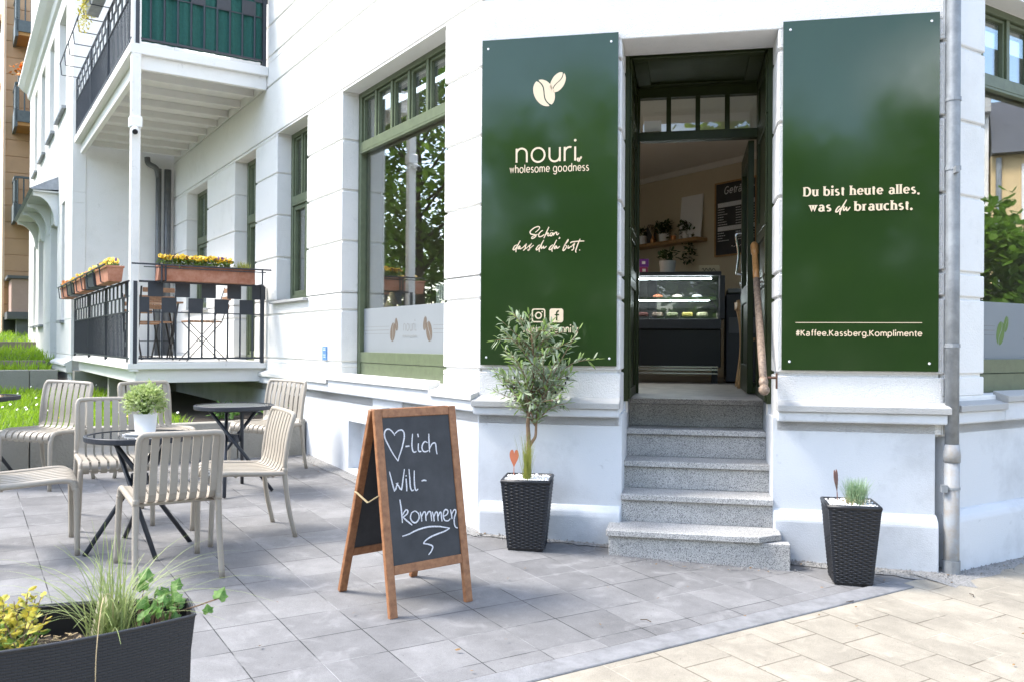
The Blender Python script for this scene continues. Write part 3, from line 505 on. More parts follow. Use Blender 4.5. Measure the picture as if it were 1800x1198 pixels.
mb = MB(); mb.tube([pc + Zv * .63, pc + Zv * .645], .05, 14); mb.box((-.07, -.05, .615), (-.035, -.01, .66), frame(pc, E2, N2)); mb.build("pipe_clamp", zinc_m, pp)
mb = MB(); 
for dd, rr in ((-.12, .055), (-.26, .045)): mb.tube([T1(9.93, dd, z) for z in (1.25, 3.0, 4.35)], rr, 12)
mb.tube(cr([T1(9.93, -.26, 4.2), T1(9.93, -.3, 4.35), T1(9.93, -.42, 4.42), T1(9.93, -.44, 4.52)], 4), .045, 10)
mb.build("downpipe", mat("dark_zinc", (.16, .165, .17), .45, metal=.3, noise=(8, .3)), H, smooth=True)

# ---- steps and doorway
NOSE = [(.335, -.30), (.519, -.015), (.708, .25), (.907, .52), (1.112, .78)]
zprev = -.2
for i, (z, d) in enumerate(NOSE):
    dn = NOSE[i + 1][1] + .03 if i < 4 else 1.2
    mb = MB(); ua, ub = (.987, 1.968) if i else (.915, 2.02)
    if i == 0:
        mb.hexa([T2(.93, d + .02, -.1), T2(2.045, d + .02, -.1), T2(2.045, d + .10, -.1), T2(.93, d + .10, -.1), T2(.93, d + .02, .293), T2(2.045, d + .02, .293), T2(2.045, d + .1, .293), T2(.93, d + .1, .293)])
        mb.box((.94, d + .1, -.1), (1.97, .02, .292), T2)
        mb.prism([(.915, d - .012), (1.86, d - .012), (1.955, d + .075), (2.0, d + .1), (2.0, dn), (.915, dn)], .296, .335, lambda a, b, t: T2(a, b, t))
    else:
        mb.box((ua, d + .02, zprev), (ub, dn, z - .042), T2); mb.box((ua, d - .012, z - .039), (ub, dn - .012 if i < 4 else dn, z), T2)
    st = mb.build("step", granite_m, H, bevel=.004)
    zprev = z - .002
mb = MB(); mb.box((.99, 1.0, 1.1), (1.965, 1.24, 1.128), T2); mb.build("door_sill", mat("dark_threshold", (.1, .1, .098), .5), H, bevel=.003)
# wooden lining of the doorway
mb = MB(); L0, L1 = 1.006, 1.954
for ua, ub, inn in ((.93, L0, 1), (L1, 2.03, -1)):
    mb.box((ua, .355, 1.114), (ub, 1.2, 3.66), T2)
mb.box((L0, .355, 3.562), (L1, 1.2, 3.66), T2)
lin = mb.build("door_lining", green_dark, H)
for ua, ub in ((.93, .986), (1.969, 2.03)): mb = MB(); mb.box((ua, .37, -.2), (ub, 1.19, 1.112), T2); mb.build("plinth", plinth_m, H)
mb = MB()
def panel_frame(T_, u, s, d0, d1, z0, z1):
    for a, b, c, e in ((d0, d1, z0, z0 + .07), (d0, d1, z1 - .07, z1), (d0, d0 + .1, z0 + .07, z1 - .07), (d1 - .1, d1, z0 + .07, z1 - .07)):
        mb.box((min(u, u + s * .014), a, c), (max(u, u + s * .014), b, e), T_)
for u, s in ((L0, 1), (L1, -1)):
    for z0, z1 in ((1.13, 2.0), (2.005, 2.35), (2.355, 3.12), (3.125, 3.545)): panel_frame(T2, u, s, .37, 1.115, z0, z1)
for a, b, c, e in ((L0 + .02, L1 - .02, .37, .45), (L0 + .02, L1 - .02, 1.03, 1.11), (L0 + .02, L0 + .12, .45, 1.03), (L1 - .12, L1 - .02, .45, 1.03)): mb.box((a, c, 3.545), (b, e, 3.56), T2)
mb.build("lining_panel", green_dark, lin, bevel=.003)
mb = MB(); D0, D1 = 1.12, 1.2
mb.box((L0, D0, 1.128), (1.036, D1, 3.56), T2); mb.box((1.942, D0, 1.128), (L1, D1, 3.56), T2)
mb.box((1.036, D0 - .015, 3.13), (1.942, D1, 3.2), T2); mb.box((1.036, D0, 3.475), (1.942, D1, 3.56), T2)
for q in (1.2625, 1.489, 1.7155): mb.box((q - .018, D0, 3.2), (q + .018, D1, 3.475), T2)
df = mb.build("door_frame", green_dark, H, bevel=.003)
mb = MB(); mb.box((1.03, 1.16, 3.19), (1.95, 1.165, 3.49), T2); mb.build("pane", clear_m, df)
mb = MB(); mb.box((1.07, 1.150, 3.215), (1.205, 1.152, 3.30), T2); mb.build("notice_sticker", paper_m, df)
# the open door leaf, swung into the room
hp = T2(1.925, 1.2, 0); ld = N2.copy(); ln = Vector((ld.y, -ld.x, 0))       # along the leaf / towards the opening... 
TL = frame(hp, ld, -ln)
LW = .86
mb = MB()
for a, b, c, e in ((0, .12, 1.14, 3.125), (LW - .12, LW, 1.14, 3.125), (.12, LW - .12, 1.14, 1.36), (.12, LW - .12, 1.86, 2.0), (.12, LW - .12, 2.98, 3.125)): mb.box((a, 0, c), (b, .045, e), TL)
mb.box((.12, .014, 1.36), (LW - .12, .03, 1.86), TL)
for a in (.2, .31, .42, .53, .64): mb.box((a, .003, 1.38), (a + .05, .014, 1.84), TL)
mb.box((0, -.05, 1.14), (LW, 0, 1.20), TL)
leaf = mb.build("door", green_dark, H, bevel=.003)
mb = MB(); mb.box((.11, .018, 1.99), (LW - .11, .024, 2.99), TL); mb.build("pane", clear_m, leaf)
mb = MB(); hx = LW - .07
mb.tube(cr([TL(hx, .0, 2.49), TL(hx, .075, 2.49), TL(hx, .092, 2.47), TL(hx, .07, 2.32), TL(hx, .085, 2.16), TL(hx, .07, 2.135), TL(hx, .0, 2.13)], 4), .011, 8); mb.tube([TL(hx, 0, 2.05), TL(hx, .06, 2.05)], .02, 10)
mb.tube(cr([TL(hx, -.0, 2.49), TL(hx, -.04, 2.49), TL(hx, -.05, 2.47), TL(hx, -.03, 2.32), TL(hx, -.045, 2.16), TL(hx, -.04, 2.135), TL(hx, -.0, 2.13)], 4), .011, 8)
mb.build("handle", chrome_m, leaf, smooth=True)
# ------------------------------------------------------------------ lettering: pen strokes
def arc(cx, cy, rx, ry, a0, a1, n=10): return [(cx + rx * math.cos(R(a0 + (a1 - a0) * i / n)), cy + ry * math.sin(R(a0 + (a1 - a0) * i / n))) for i in range(n + 1)]
AS = 1.5
G = {  # letter: (advance, strokes) on an x-height of 1
 'n': (.95, [[(0, 0), (0, 1)], [(0, .55)] + arc(.38, .62, .38, .38, 170, 0) + [(.76, 0)]]),
 'h': (.95, [[(0, 0), (0, AS)], [(0, .55)] + arc(.38, .62, .38, .38, 170, 0) + [(.76, 0)]]),
 'u': (.95, [[(.76, 1), (.76, 0)], [(0, 1), (0, .38)] + arc(.38, .38, .38, .38, 180, 350)]),
 'o': (1.15, [arc(.48, .5, .48, .5, 90, 450, 24)]),
 'r': (.6, [[(0, 0), (0, 1)], [(0, .5)] + arc(.36, .6, .36, .38, 170, 70)]),
 'i': (.22, [[(0, 0), (0, 1)], [(0, 1.44), (0, 1.46)]]),
 'l': (.24, [[(0, 0), (0, AS)]]),
 '.': (.28, [[(0.02, .05), (.04, .05)]]),
 ',': (.3, [[(.08, .08), (.06, -.08), (0, -.22)]]),
 'w': (1.3, [[(0, 1), (.28, 0), (.55, .95)], [(.55, .95), (.82, 0), (1.1, 1)]]),
 'e': (1.05, [[(.03, .52), (.9, .52)] + arc(.46, .52, .45, .48, 0, 320, 20)]),
 's': (.78, [arc(.32, .75, .27, .23, 40, 250, 10) + arc(.32, .25, .29, .25, 80, -150, 10)]),
 'm': (1.5, [[(0, 0), (0, 1)], [(0, .55)] + arc(.33, .65, .33, .34, 170, 0) + [(.66, 0)], [(.66, .55)] + arc(.99, .65, .33, .34, 170, 0) + [(1.32, 0)]]),
 'g': (1.1, [arc(.46, .5, .46, .5, 30, 390, 22), [(.9, 1), (.9, -.1)] + arc(.46, -.1, .44, .36, 0, -150, 10)]),
 'd': (1.12, [arc(.46, .5, .46, .5, 30, 390, 22), [(.9, AS), (.9, 0)]]),
 'b': (1.12, [[(0, AS), (0, 0)], arc(.44, .5, .46, .5, 150, -210, 22)]),
 'p': (1.12, [[(0, 1), (0, -.5)], arc(.44, .5, .46, .5, 150, -210, 22)]),
 'a': (1.05, [arc(.4, .68, .36, .32, 150, 0, 8) + [(.76, 0)], [(.76, .55), (.4, .55)] + arc(.36, .28, .34, .28, 90, 280, 10) + [(.6, .06), (.76, .28)]]),
 'c': (.95, [arc(.48, .5, .48, .5, 50, 310, 18)]),
 't': (.55, [[(.2, 1.3), (.2, .2)] + arc(.36, .2, .16, .2, 180, 290, 5), [(-.06, 1), (.52, 1)]]),
 'z': (.85, [[(0, .97), (.68, .97), (0, .03), (.7, .03)]]),
 'f': (.5, [arc(.42, 1.25, .22, .25, 80, 180, 6) + [(.2, 0)], [(0, 1), (.42, 1)]]),
 'K': (1.1, [[(0, 0), (0, 1.42)], [(.85, 1.42), (.03, .72)], [(.22, .86), (.95, 0)]]),
 'D': (1.35, [[(0, 1.42), (0, 0), (.35, 0)] + arc(.45, .71, .68, .71, -90, 90, 14) + [(0, 1.42)]]),
 '#': (1.1, [[(.3, 0), (.45, 1.42)], [(.62, 0), (.77, 1.42)], [(.08, .95), (.98, .95)], [(.05, .48), (.95, .48)]]),
 ' ': (.45, []),
}
SERIF = {'D': [(0, 0), (0, 1.42)], 'u': [(0, 1), (.76, 1), (.76, 0)], 'b': [(0, AS)], 'i': [(0, 0), (0, 1)], 'h': [(0, 0), (.76, 0), (0, AS)], 'l': [(0, 0), (0, AS)], 'r': [(0, 0), (0, 1)], 'a': [(.76, 0)], 'w': [(0, 1), (.55, 1), (1.1, 1)], 'n': [(0, 0), (.76, 0), (0, 1)]}
def text(mb, s, P, x0, y0, x1, xh, w, serif=False, lift=0.0, y1=None, track=None):
    track = (.42 if serif else .16) if track is None else track
    """write s from x0 to x1 at baseline y0; P(x, y, lift) places it; w = pen width"""
    adv = sum(G[c][0] + track for c in s) - .2 - track; k = (x1 - x0) / adv if x1 else xh; x = x0; n = 0
    nrm = (P(0, 0, 0) - P(0, 0, 1)).normalized()
    for c in s:
        for st in G[c][1]:
            n += 1; pts = st; L = lift + .00012 * n
            yb = y0 if y1 is None else y0 + (y1 - y0) * (x - x0) / (x1 - x0)
            if len(pts) == 2 and abs(pts[0][0] - pts[1][0]) + abs(pts[0][1] - pts[1][1]) < .06:   # a dot
                q = [P(x + k * pts[0][0] + w * (.68 if serif else .72) * math.cos(2 * math.pi * j / 12), yb + xh * pts[0][1] + w * (.68 if serif else .72) * math.sin(2 * math.pi * j / 12), L) for j in range(12)]
                mb.add(q, [list(range(12))]); continue
            ws = []
            for i in range(len(pts)):
                a, b = pts[max(i - 1, 0)], pts[min(i + 1, len(pts) - 1)]; dx, dy = (b[0] - a[0]) * k, (b[1] - a[1]) * xh; l_ = math.hypot(dx, dy) or 1
                ws.append(w / 2 * ((.62 + .55 * (dy / l_) ** 2) if serif else 1))
            mb.strip([P(x + k * a, yb + xh * b, L) for a, b in pts], ws, nrm)
        if serif:
            for (a, b) in SERIF.get(c, []):
                n += 1; L = lift + .00012 * n; yb = y0; yy = b if b < .5 else b - .04
                mb.strip([P(x + k * a - w * .85, yb + xh * (yy + .03), L), P(x + k * a + w * .85, yb + xh * (yy + .03), L)], w * .17, nrm)
        x += (G[c][0] + track) * k
def bean(mb, P, cx, cy, ra, rb, ang, lift=0, gapw=.07, ring=None):
    """a coffee bean: two halves with an S-shaped gap between them"""
    ca, sa = math.cos(R(ang)), math.sin(R(ang)); N = 26
    def rot(x, y): return (cx + x * ca - y * sa, cy + x * sa + y * ca)
    S = [(math.sin(t * math.pi * 2 - math.pi) * .20 * rb, -ra + 2 * ra * t) for t in [i / 14 for i in range(15)]]
    for sgn in (1, -1):
        edge = [(sgn * rb * math.cos(a), ra * math.sin(a)) for a in [-math.pi / 2 + math.pi * i / N for i in range(N + 1)]]
        inner = [(x + sgn * gapw * rb, y) for x, y in S][::-1]
        mb.add([P(*rot(x, y), lift) for x, y in edge[1:-1] + inner[1:-1]], [list(range(len(edge) + len(inner) - 4))])

def sign(name, label, u0, u1, z0, z1, screws):
    s = thing(name, label, "shop sign", tuple(T2(u0, -.02, z0)), "green signs beside the café door")
    mb = MB(); mb.box((u0, -.022, z0), (u1, -.008, z1), T2); mb.build("panel", sign_green, s, bevel=.0012)
    for u, z in screws:
        mb = MB(); M = Matrix.Translation(T2(u, -.022, z)) @ N2.to_track_quat('-Z', 'Y').to_matrix().to_4x4(); mb.lathe([(.008, 0), (.0075, .003), (.004, .0045)], 12, M); mb.build("screw", white_pot, s)
    mb = MB()
    for u, z in screws[:2]: pass
    return s
PS = lambda u, z, l: T2(u, -.0235 - l, z)
s1 = sign("shop_sign", "tall green sign left of the door with coffee bean logo and wholesome goodness lettering", .016, .953, 1.368, 3.606, [(.058, 3.545), (.905, 3.545), (.058, 1.42), (.905, 1.42)])
mb = MB(); bean(mb, PS, .450, 3.222, .098, .068, 28, 0, .06); bean(mb, PS, .545, 3.29, .073, .046, -30, 0, .06); mb.build("bean_logo", cream_vinyl, s1)
mb = MB(); text(mb, "nouri", PS, .262, 2.752, .668, .096, .0128); mb.build("lettering", cream_vinyl, s1)
mb = MB(); bean(mb, PS, .688, 2.758, .016, .011, 28); bean(mb, PS, .704, 2.77, .012, .007, -30)
mb.build("bean_dot", cream_vinyl, s1)
mb = MB(); text(mb, "wholesome goodness", PS, .217, 2.682, .757, .036, .0060, track=.24); mb.build("lettering", cream_vinyl, s1)
mb = MB()
def trace(mb, strokes, P, w, nrm, taper=True):
    for i, st in enumerate(strokes):
        n = len(st); ws = [w / 2 * (1 if not taper else .72 + .5 * math.sin(math.pi * (j + .6) / (n + .2))) for j in range(n)]; L = .00012 * i
        mb.strip([P(a, b, L) for a, b in st], ws, nrm)
trace(mb, SCRIPT, PS, .0066, -N2); mb.build("script_lettering", cream_vinyl, s1)
mb = MB(); text(mb, "nouri.chemnitz", PS, .322, 1.592, .692, .034, .0066, track=.22); mb.build("lettering", cream_vinyl, s1)
def rrect(cx, cz, h, r, n=5):
    out = []
    for (sx, sz, a0) in ((1, 1, 0), (-1, 1, 90), (-1, -1, 180), (1, -1, 270)):
        out += [(cx + sx * (h - r) + r * math.cos(R(a0 + 90 * i / n)), cz + sz * (h - r) + r * math.sin(R(a0 + 90 * i / n))) for i in range(n + 1)]
    return out
mb = MB(); mb.add([PS(u, z, 0) for u, z in rrect(.545, 1.706, .047, .016)], [list(range(24))])
ou, inn = rrect(.422, 1.706, .047, .016), rrect(.422, 1.706, .0385, .012)
mb.add([PS(u, z, 0) for u, z in ou + inn], [(i, (i + 1) % 24, 24 + (i + 1) % 24, 24 + i) for i in range(24)])
mb.strip([PS(a, b, .0002) for a, b in arc(.422, 1.706, .02, .02, 0, 360, 24)], .0045, -N2); mb.add([PS(.447 + .005 * math.cos(t), 1.731 + .005 * math.sin(t), .0002) for t in [k * math.pi / 4 for k in range(8)]], [list(range(8))]); mb.build("social_icons", cream_vinyl, s1)
mb = MB(); mb.strip([PS(a, b, .0006) for a, b in arc(.56, 1.722, .013, .014, 80, 180, 6) + [(.547, 1.672)]], .005, -N2); mb.strip([PS(.533, 1.711, .0008), PS(.563, 1.711, .0008)], .0042, -N2); mb.build("social_icons", sign_green, s1)
s2 = sign("shop_sign", "tall green sign right of the door with German quote and hashtag line", 2.013, 2.953, 1.357, 3.604, [(2.058, 3.548), (2.905, 3.548), (2.062, 1.412), (2.9, 1.408)])
mb = MB(); words = "Du bist heute alles,".split(" "); ln_ = lambda q: sum(G[c][0] + .42 for c in q); tot = ln_("Du bist heute alles,") - .62; kx = (2.832 - 2.149) / tot; xx = 2.149
for wd in words:
    text(mb, wd, PS, xx, 2.472, xx + (ln_(wd) - .62) * kx, .038, .0112, True); mb.build("lettering", cream_vinyl, s2); mb = MB(); xx += ln_(wd + " ") * kx
mb = MB(); text(mb, "was", PS, 2.184, 2.372, 2.305, .038, .012, True, .003); mb.build("lettering", cream_vinyl, s2)
mb = MB(); text(mb, "brauchst.", PS, 2.458, 2.371, 2.79, .038, .012, True, .004); mb.build("lettering", cream_vinyl, s2)
mb = MB(); trace(mb, DU, PS, .0075, -N2); mb.build("script_lettering", cream_vinyl, s2)
mb = MB(); text(mb, "#Kaffee.Kassberg.Komplimente", PS, 2.10, 1.577, 2.852, .025, .0058, track=.22); mb.build("lettering", cream_vinyl, s2)
mb = MB(); mb.strip([PS(2.098, 1.661, 0), PS(2.856, 1.661, 0)], .002, -N2); mb.build("rule_line", cream_vinyl, s2)

# printed film on the shop windows
def film(T, win, flip, ul, ur, lb, rb, nl, nr, m, zc=1.632):
    P = lambda u, z, l: T(u, .168 + .07 - .029 - l, z)
    sg = -1 if flip else 1; nrm = P(0, 0, 1) - P(0, 0, 0)
    mb = MB(); bean(mb, P, lb - sg * .02, zc - .02, .085, .052, -14 * sg if not flip else 14); bean(mb, P, lb + sg * .055, zc + .045, .06, .03, 14 * sg if flip else -16)
    mb.build("bean_print", m, win); mb = MB(); bean(mb, P, rb + sg * .02, zc - .02, .085, .052, -14 if flip else 14); bean(mb, P, rb - sg * .055, zc + .045, .06, .03, 12 if flip else -12); mb.build("bean_print", m, win)
    mb = MB(); k = -1 if flip else 1
    Q = lambda x, y, l: P(k * x, y, l)
    text(mb, "nouri.", Q, k * nl, zc - .012, k * nr, .06, .011); text(mb, "wholesome goodness", Q, k * nl - .02, zc - .065, k * nr + .02,   .014, .004, lift=.001); mb.build("film_lettering", film_line, win); mb = MB()
    for a, b in ((ul, lb + (-1 if not flip else 1) * .095), (rb - (-1 if not flip else 1) * .095, ur)):
        mb = MB()
        for dz, h in ((.03, .0022), (-.002, .0034), (-.034, .0022)): mb.strip([P(a, zc + dz, 0), P(b, zc + dz, 0)], h, nrm)
        mb.build("film_line", film_line, win)
film(T1, wb, True, 2.49, .58, 1.835, 1.177, 1.635, 1.392, film_print)
film(T3, wr, False, .54, 2.49, 1.09, 1.94, 1.40, 1.63, film_green)

# ------------------------------------------------------------------ balconies
def railing(parent, T, path_u, d_edge, u_near, z0, z_top, rows, screen=None):
    pass
UB, UF, DB = 4.86, 10.0, -1.5
def balcony(z_floor, z_under, name):
    mb = MB(); mb.box((UB, DB, z_under + .0), (UF, -.003, z_floor), T1); sl = mb.build(name, white, H, bevel=.006)
    mb = MB(); mb.box((UB + .06, DB + .09, z_under - .15), (UB + .12, -.004, z_under + .002), T1); mb.box((UB + .12, DB + .09, z_under - .15), (UF, DB + .15, z_under + .002), T1)
    mb.build("edge_beam", white, sl, bevel=.004)
    mb = MB()
    for k in range(8): u = UB + .6 + k * .58; mb.box((u, DB + .15, z_under - .10), (u + .07, -.004, z_under + .002), T1)
    mb.build("joist", cap_light, sl)
    mb = MB(); mb.box((UB + .13, DB + .16, z_under - .012), (UF - .01, -.006, z_under + .001), T1); mb.build("soffit", cap_light, sl)
    mb = MB(); mb.box((UB + .03, DB + .03, z_floor), (UF, -.02, z_floor + .012), T1); mb.build("floor_boards", straw_m if False else cap_light, sl)
    return sl
def rails(sl, zb, zt, top_, cloth):
    # zb bottom rail, zt rail above the plates, top_ flower-basket rail
    h = .165; zc = zt - 2 * h
    e = .012
    mb = MB()      # frame rails: near end then long front
    for z in (zb, zt): mb.bar(T1(UB + .02, DB + .05, z), T1(UB + .02, -.03, z), .028, .02); mb.bar(T1(UB + .02, DB + .03, z), T1(UF, DB + .03, z), .028, .02)
    mb.bar(T1(UB + .02, DB + .05, zc), T1(UB + .02, -.03, zc), .008, .012); mb.bar(T1(UB + .02, DB + .03, zc), T1(UF, DB + .03, zc), .02, .012); mb.bar(T1(UB + .02, DB + .03, zt - h), T1(UF, DB + .03, zt - h), .02, .012)
    for d in (DB + .075, -.05): mb.box((UB, d - .02, zb - .06), (UB + .04, d + .02, zt), T1)
    for u in (UB + .16, UB + 1.8, UB + 3.4, UF - .04): mb.box((u - .015, DB + .015, zb - .05), (u + .015, DB + .045, zt), T1)
    fr = mb.build("railing", iron_m, sl)
    mb = MB(); n = 10; w = (1.5 - .09) / n
    for i in range(n):
        for r in (0, 1):
            if (i + r) % 2 == 1: d = DB + .07 + i * w; mb.box((UB + .014, d - .008, zt - (r + 1) * h + .004), (UB + .020, d + w + .008, zt - r * h - .004), T1)
    mb.build("plate", iron_m, fr)
    mb = MB(); nn = 34; w2 = (UF - UB - .1) / nn
    for i in range(nn):
        for r in (0, 1):
            if (i + r) % 2 == 1: u = UB + .1 + i * w2; mb.box((u, DB + .022, zt - (r + 1) * h + .006), (u + w2 * .62, DB + .030, zt - r * h - .006), T1)
    mb.build("plate", iron_m, fr)
    mb = MB()
    for i in range(1, n): d = DB + .07 + i * w; mb.bar(T1(UB + .018, d, zb), T1(UB + .018, d, zc), .016)
    for i in range(1, int(nn * 1.5)): u = UB + .1 + i * w2 / 1.5; mb.box((u - .004, DB + .0245, zb), (u + .004, DB + .0355, zc), T1)
    mb.build("baluster", iron_m, fr)
    mb = MB()     # flower basket rails
    za, zb2 = zt + .02, top_
    for z, o in ((zb2, .22),):
        mb.bar(T1(UB - o, DB - .0, z), T1(UB - o, -.02, z), .016); mb.bar(T1(UB - o, DB + .12, z - .03), T1(UB - o, -.08, z - .03), .010)
        mb.bar(T1(UB + .1, DB - o, z), T1(UF - .1, DB - o, z), .014)
    for d in (DB + .3, DB + .34, -.12): mb.bar(T1(UB - .22, d, zb2), T1(UB - .22, d, zt), .014); mb.bar(T1(UB - .22, d, zt), T1(UB + .02, d, zt), .014)
    for k in range(9): u = UB + .5 + k * .56; mb.bar(T1(u, DB - .22, zb2), T1(u, DB - .2, zt), .01); mb.bar(T1(u, DB - .2, zt), T1(u, DB + .02, zt), .01)
    mb.build("basket_rail", iron_m, fr)
    if cloth:
        mb = MB(); n_ = 40; vs = []
        for i in range(n_ + 1):
            d = DB + .1 + (1.36) * i / n_; o = .018 * math.sin(i * 2.1) + .012 * math.sin(i * .8)
            vs += [T1(UB + .045 + o * .5, d, zb - .02), T1(UB + .045 + o, d, zt + .3)]
        mb.add(vs, [(2 * i, 2 * i + 2, 2 * i + 3, 2 * i + 1) for i in range(n_)]); mb.build("screen_cloth", fabric_green, fr, recalc=False, smooth=True)
lowb = balcony(1.285, 1.215, "balcony"); rails(lowb, 1.335, 2.165, 2.335, False)
upb = balcony(4.725, 4.62, "balcony"); rails(upb, 4.79, 5.62, 5.8, True)
mb = MB(); mb.box((UB + .005, DB + .02, 1.19), (UB + .10, DB + .115, 4.63), T1); mb.box((UB + .005, DB + .02, 4.72), (UB + .10, DB + .115, 8.2), T1)
mb.build("balcony_post", white, H, bevel=.006)
# the camera on the post
scp = T1(UB - .01, DB + .055, 3.74); sc_ = thing("security_camera", "small white security camera clamped to the balcony post", "camera", tuple(scp))
mb = MB(); ax = (-E1 - N1 * .15 - Zv * .25).normalized(); mb.tube([scp + ax * -.10 + Zv * .06, scp + ax * .02 + Zv * .05, scp + ax * .10 + Zv * .03], [.03, .038, .036], 14); mb.build("camera_body", white_pot, sc_, smooth=True)
mb = MB(); mb.tube([scp + ax * .098 + Zv * .03, scp + ax * .106 + Zv * .028], .028, 14); mb.build("lens", black_m, sc_)
mb = MB(); mb.box((UB - .02, DB + .005, 3.82), (UB + .11, DB + .13, 3.94), T1); mb.build("mount", white_pot, sc_, bevel=.01)
# enamel plate low on the wall
hp_ = thing("house_plate", "small blue enamel plate on the white wall by the shop window", "plate", tuple(T1(2.95, -.01, 1.345)))
mb = MB(); mb.box((2.895, -.014, 1.345), (3.01, 0.001, 1.48), T1); mb.build("plate", mat("blue_enamel", (.12, .28, .55), .35, noise=(60, .4)), hp_, bevel=.003)
mb = MB()
for z in (1.375, 1.395, 1.44, 1.455): mb.box((2.915, -.0152, z), (2.975, -.0142, z + .006), T1)
mb.build("lettering", white_pot, hp_)
mb = MB(); mb.box((5.02, -.02, 1.50), (5.10, 0, 1.60), T1); soc = mb.build("socket", white_pot); top(soc, "small white outdoor socket on the wall by the balcony rail", "socket")
# handrail of the steps
hr = thing("handrail", "worn wooden handrail slanting up the right side of the café steps", "handrail", tuple(T2(1.90, -.21, 1.217)))
a_, b_ = T2(1.892, -.17, 1.255), T2(1.902, .83, 2.27); dv = (b_ - a_)
def along(t, dx=0): return a_ + dv * t - Zv * (.03 * math.sin(math.pi * t)) + E2 * dx
mb = MB(); mb.tube([along(t) for t in (.02, .2, .4, .6, .74)], [.024, .025, .024, .023, .023], 14); mb.build("rail", rail_wood, hr, smooth=True)
mb = MB(); mb.tube([along(t) for t in (.74, .8, .85, .9, .925, .93, .94, .985, 1.0)], [.023, .023, .022, .022, .022, .028, .028, .029, .02], 14); mb.build("rail_end", rail_varnish, hr, smooth=True)
mb = MB(); M = Matrix.Translation(along(-.02)); mb.lathe([(.001, -.036), (.02, -.03), (.034, -.012), (.034, .01), (.02, .03), (.001, .036)], 16, M); mb.tube([along(.0), along(.03), along(.035), along(.05)], [.024, .03, .03, .026], 14); mb.build("knob", rail_wood, hr, smooth=True)
rusty = mat("rusty_bracket", (.1, .05, .03), .7)
mb = MB(); mb.tube([along(.06), along(.06) + E2 * .085], .008, 8); mb.box((1.972, -.12, 1.24), (1.98, -.07, 1.34), T2); mb.build("bracket", rusty, hr); mb = MB(); mb.tube([along(.72), along(.72) + E2 * .06], .006, 8); mb.build("bracket", rusty, hr)

# ------------------------------------------------------------------ flower boxes
def pansies(mbs, pts, hgt):
    """pts world points at soil level; adds petals and leaves"""
    for p, kind in pts:
        c = p + Zv * hgt * random.uniform(.7, 1.15) + Vector((random.uniform(-.03, .03), random.uniform(-.03, .03), 0))
        nd = Vector((random.uniform(-1, .6), random.uniform(-1.2, .1), random.uniform(.2, 1))).normalized(); x = nd.orthogonal().normalized(); y = nd.cross(x); s_ = random.uniform(.016, .025)
        for j in range(5):
            t = j * 2 * math.pi / 5; q = c + (x * math.cos(t) + y * math.sin(t)) * s_ * .6
            mbs[kind].add([q + (x * math.cos(a) + y * math.sin(a)) * s_ * .62 + nd * .0015 * j for a in [k * math.pi / 3 for k in range(6)]], [list(range(6))])
        if kind != 'p': 
            mbs['p'].add([c + (x * math.cos(a) + y * math.sin(a)) * s_ * .28 + nd * .009 for a in [k * math.pi / 3 for k in range(6)]], [list(range(6))])
        for _ in range(4):
            lp = p + Zv * hgt * random.uniform(.1, .75) + Vector((random.uniform(-.05, .05), random.uniform(-.05, .05), 0)); leaf_quad(mbs['g'], lp, .035, .016)
def leaf_quad(mb, p, L, W, d=None, droop=.25):
    d = d or Vector((random.gauss(0, 1), random.gauss(0, 1), random.gauss(.4, .7))).normalized()
    x = d.cross(Vector((random.gauss(0, .3), random.gauss(0, .3), 1))).normalized(); n = x.cross(d); W /= 2
    m1 = p + d * L * .35; m2 = p + d * L * .72 - n * L * .05 * 0; e = p + d * L - Zv * L * droop * .3
    mb.add([p, m1 + x * W - n * W * .3, m1 - x * W - n * W * .3, m1, m2 + x * W * .85 - n * W * .3, m2 - x * W * .85 - n * W * .3, m2, e], [(0, 3, 1), (0, 2, 3), (3, 6, 4, 1), (3, 2, 5, 6), (6, 7, 4), (6, 5, 7)])
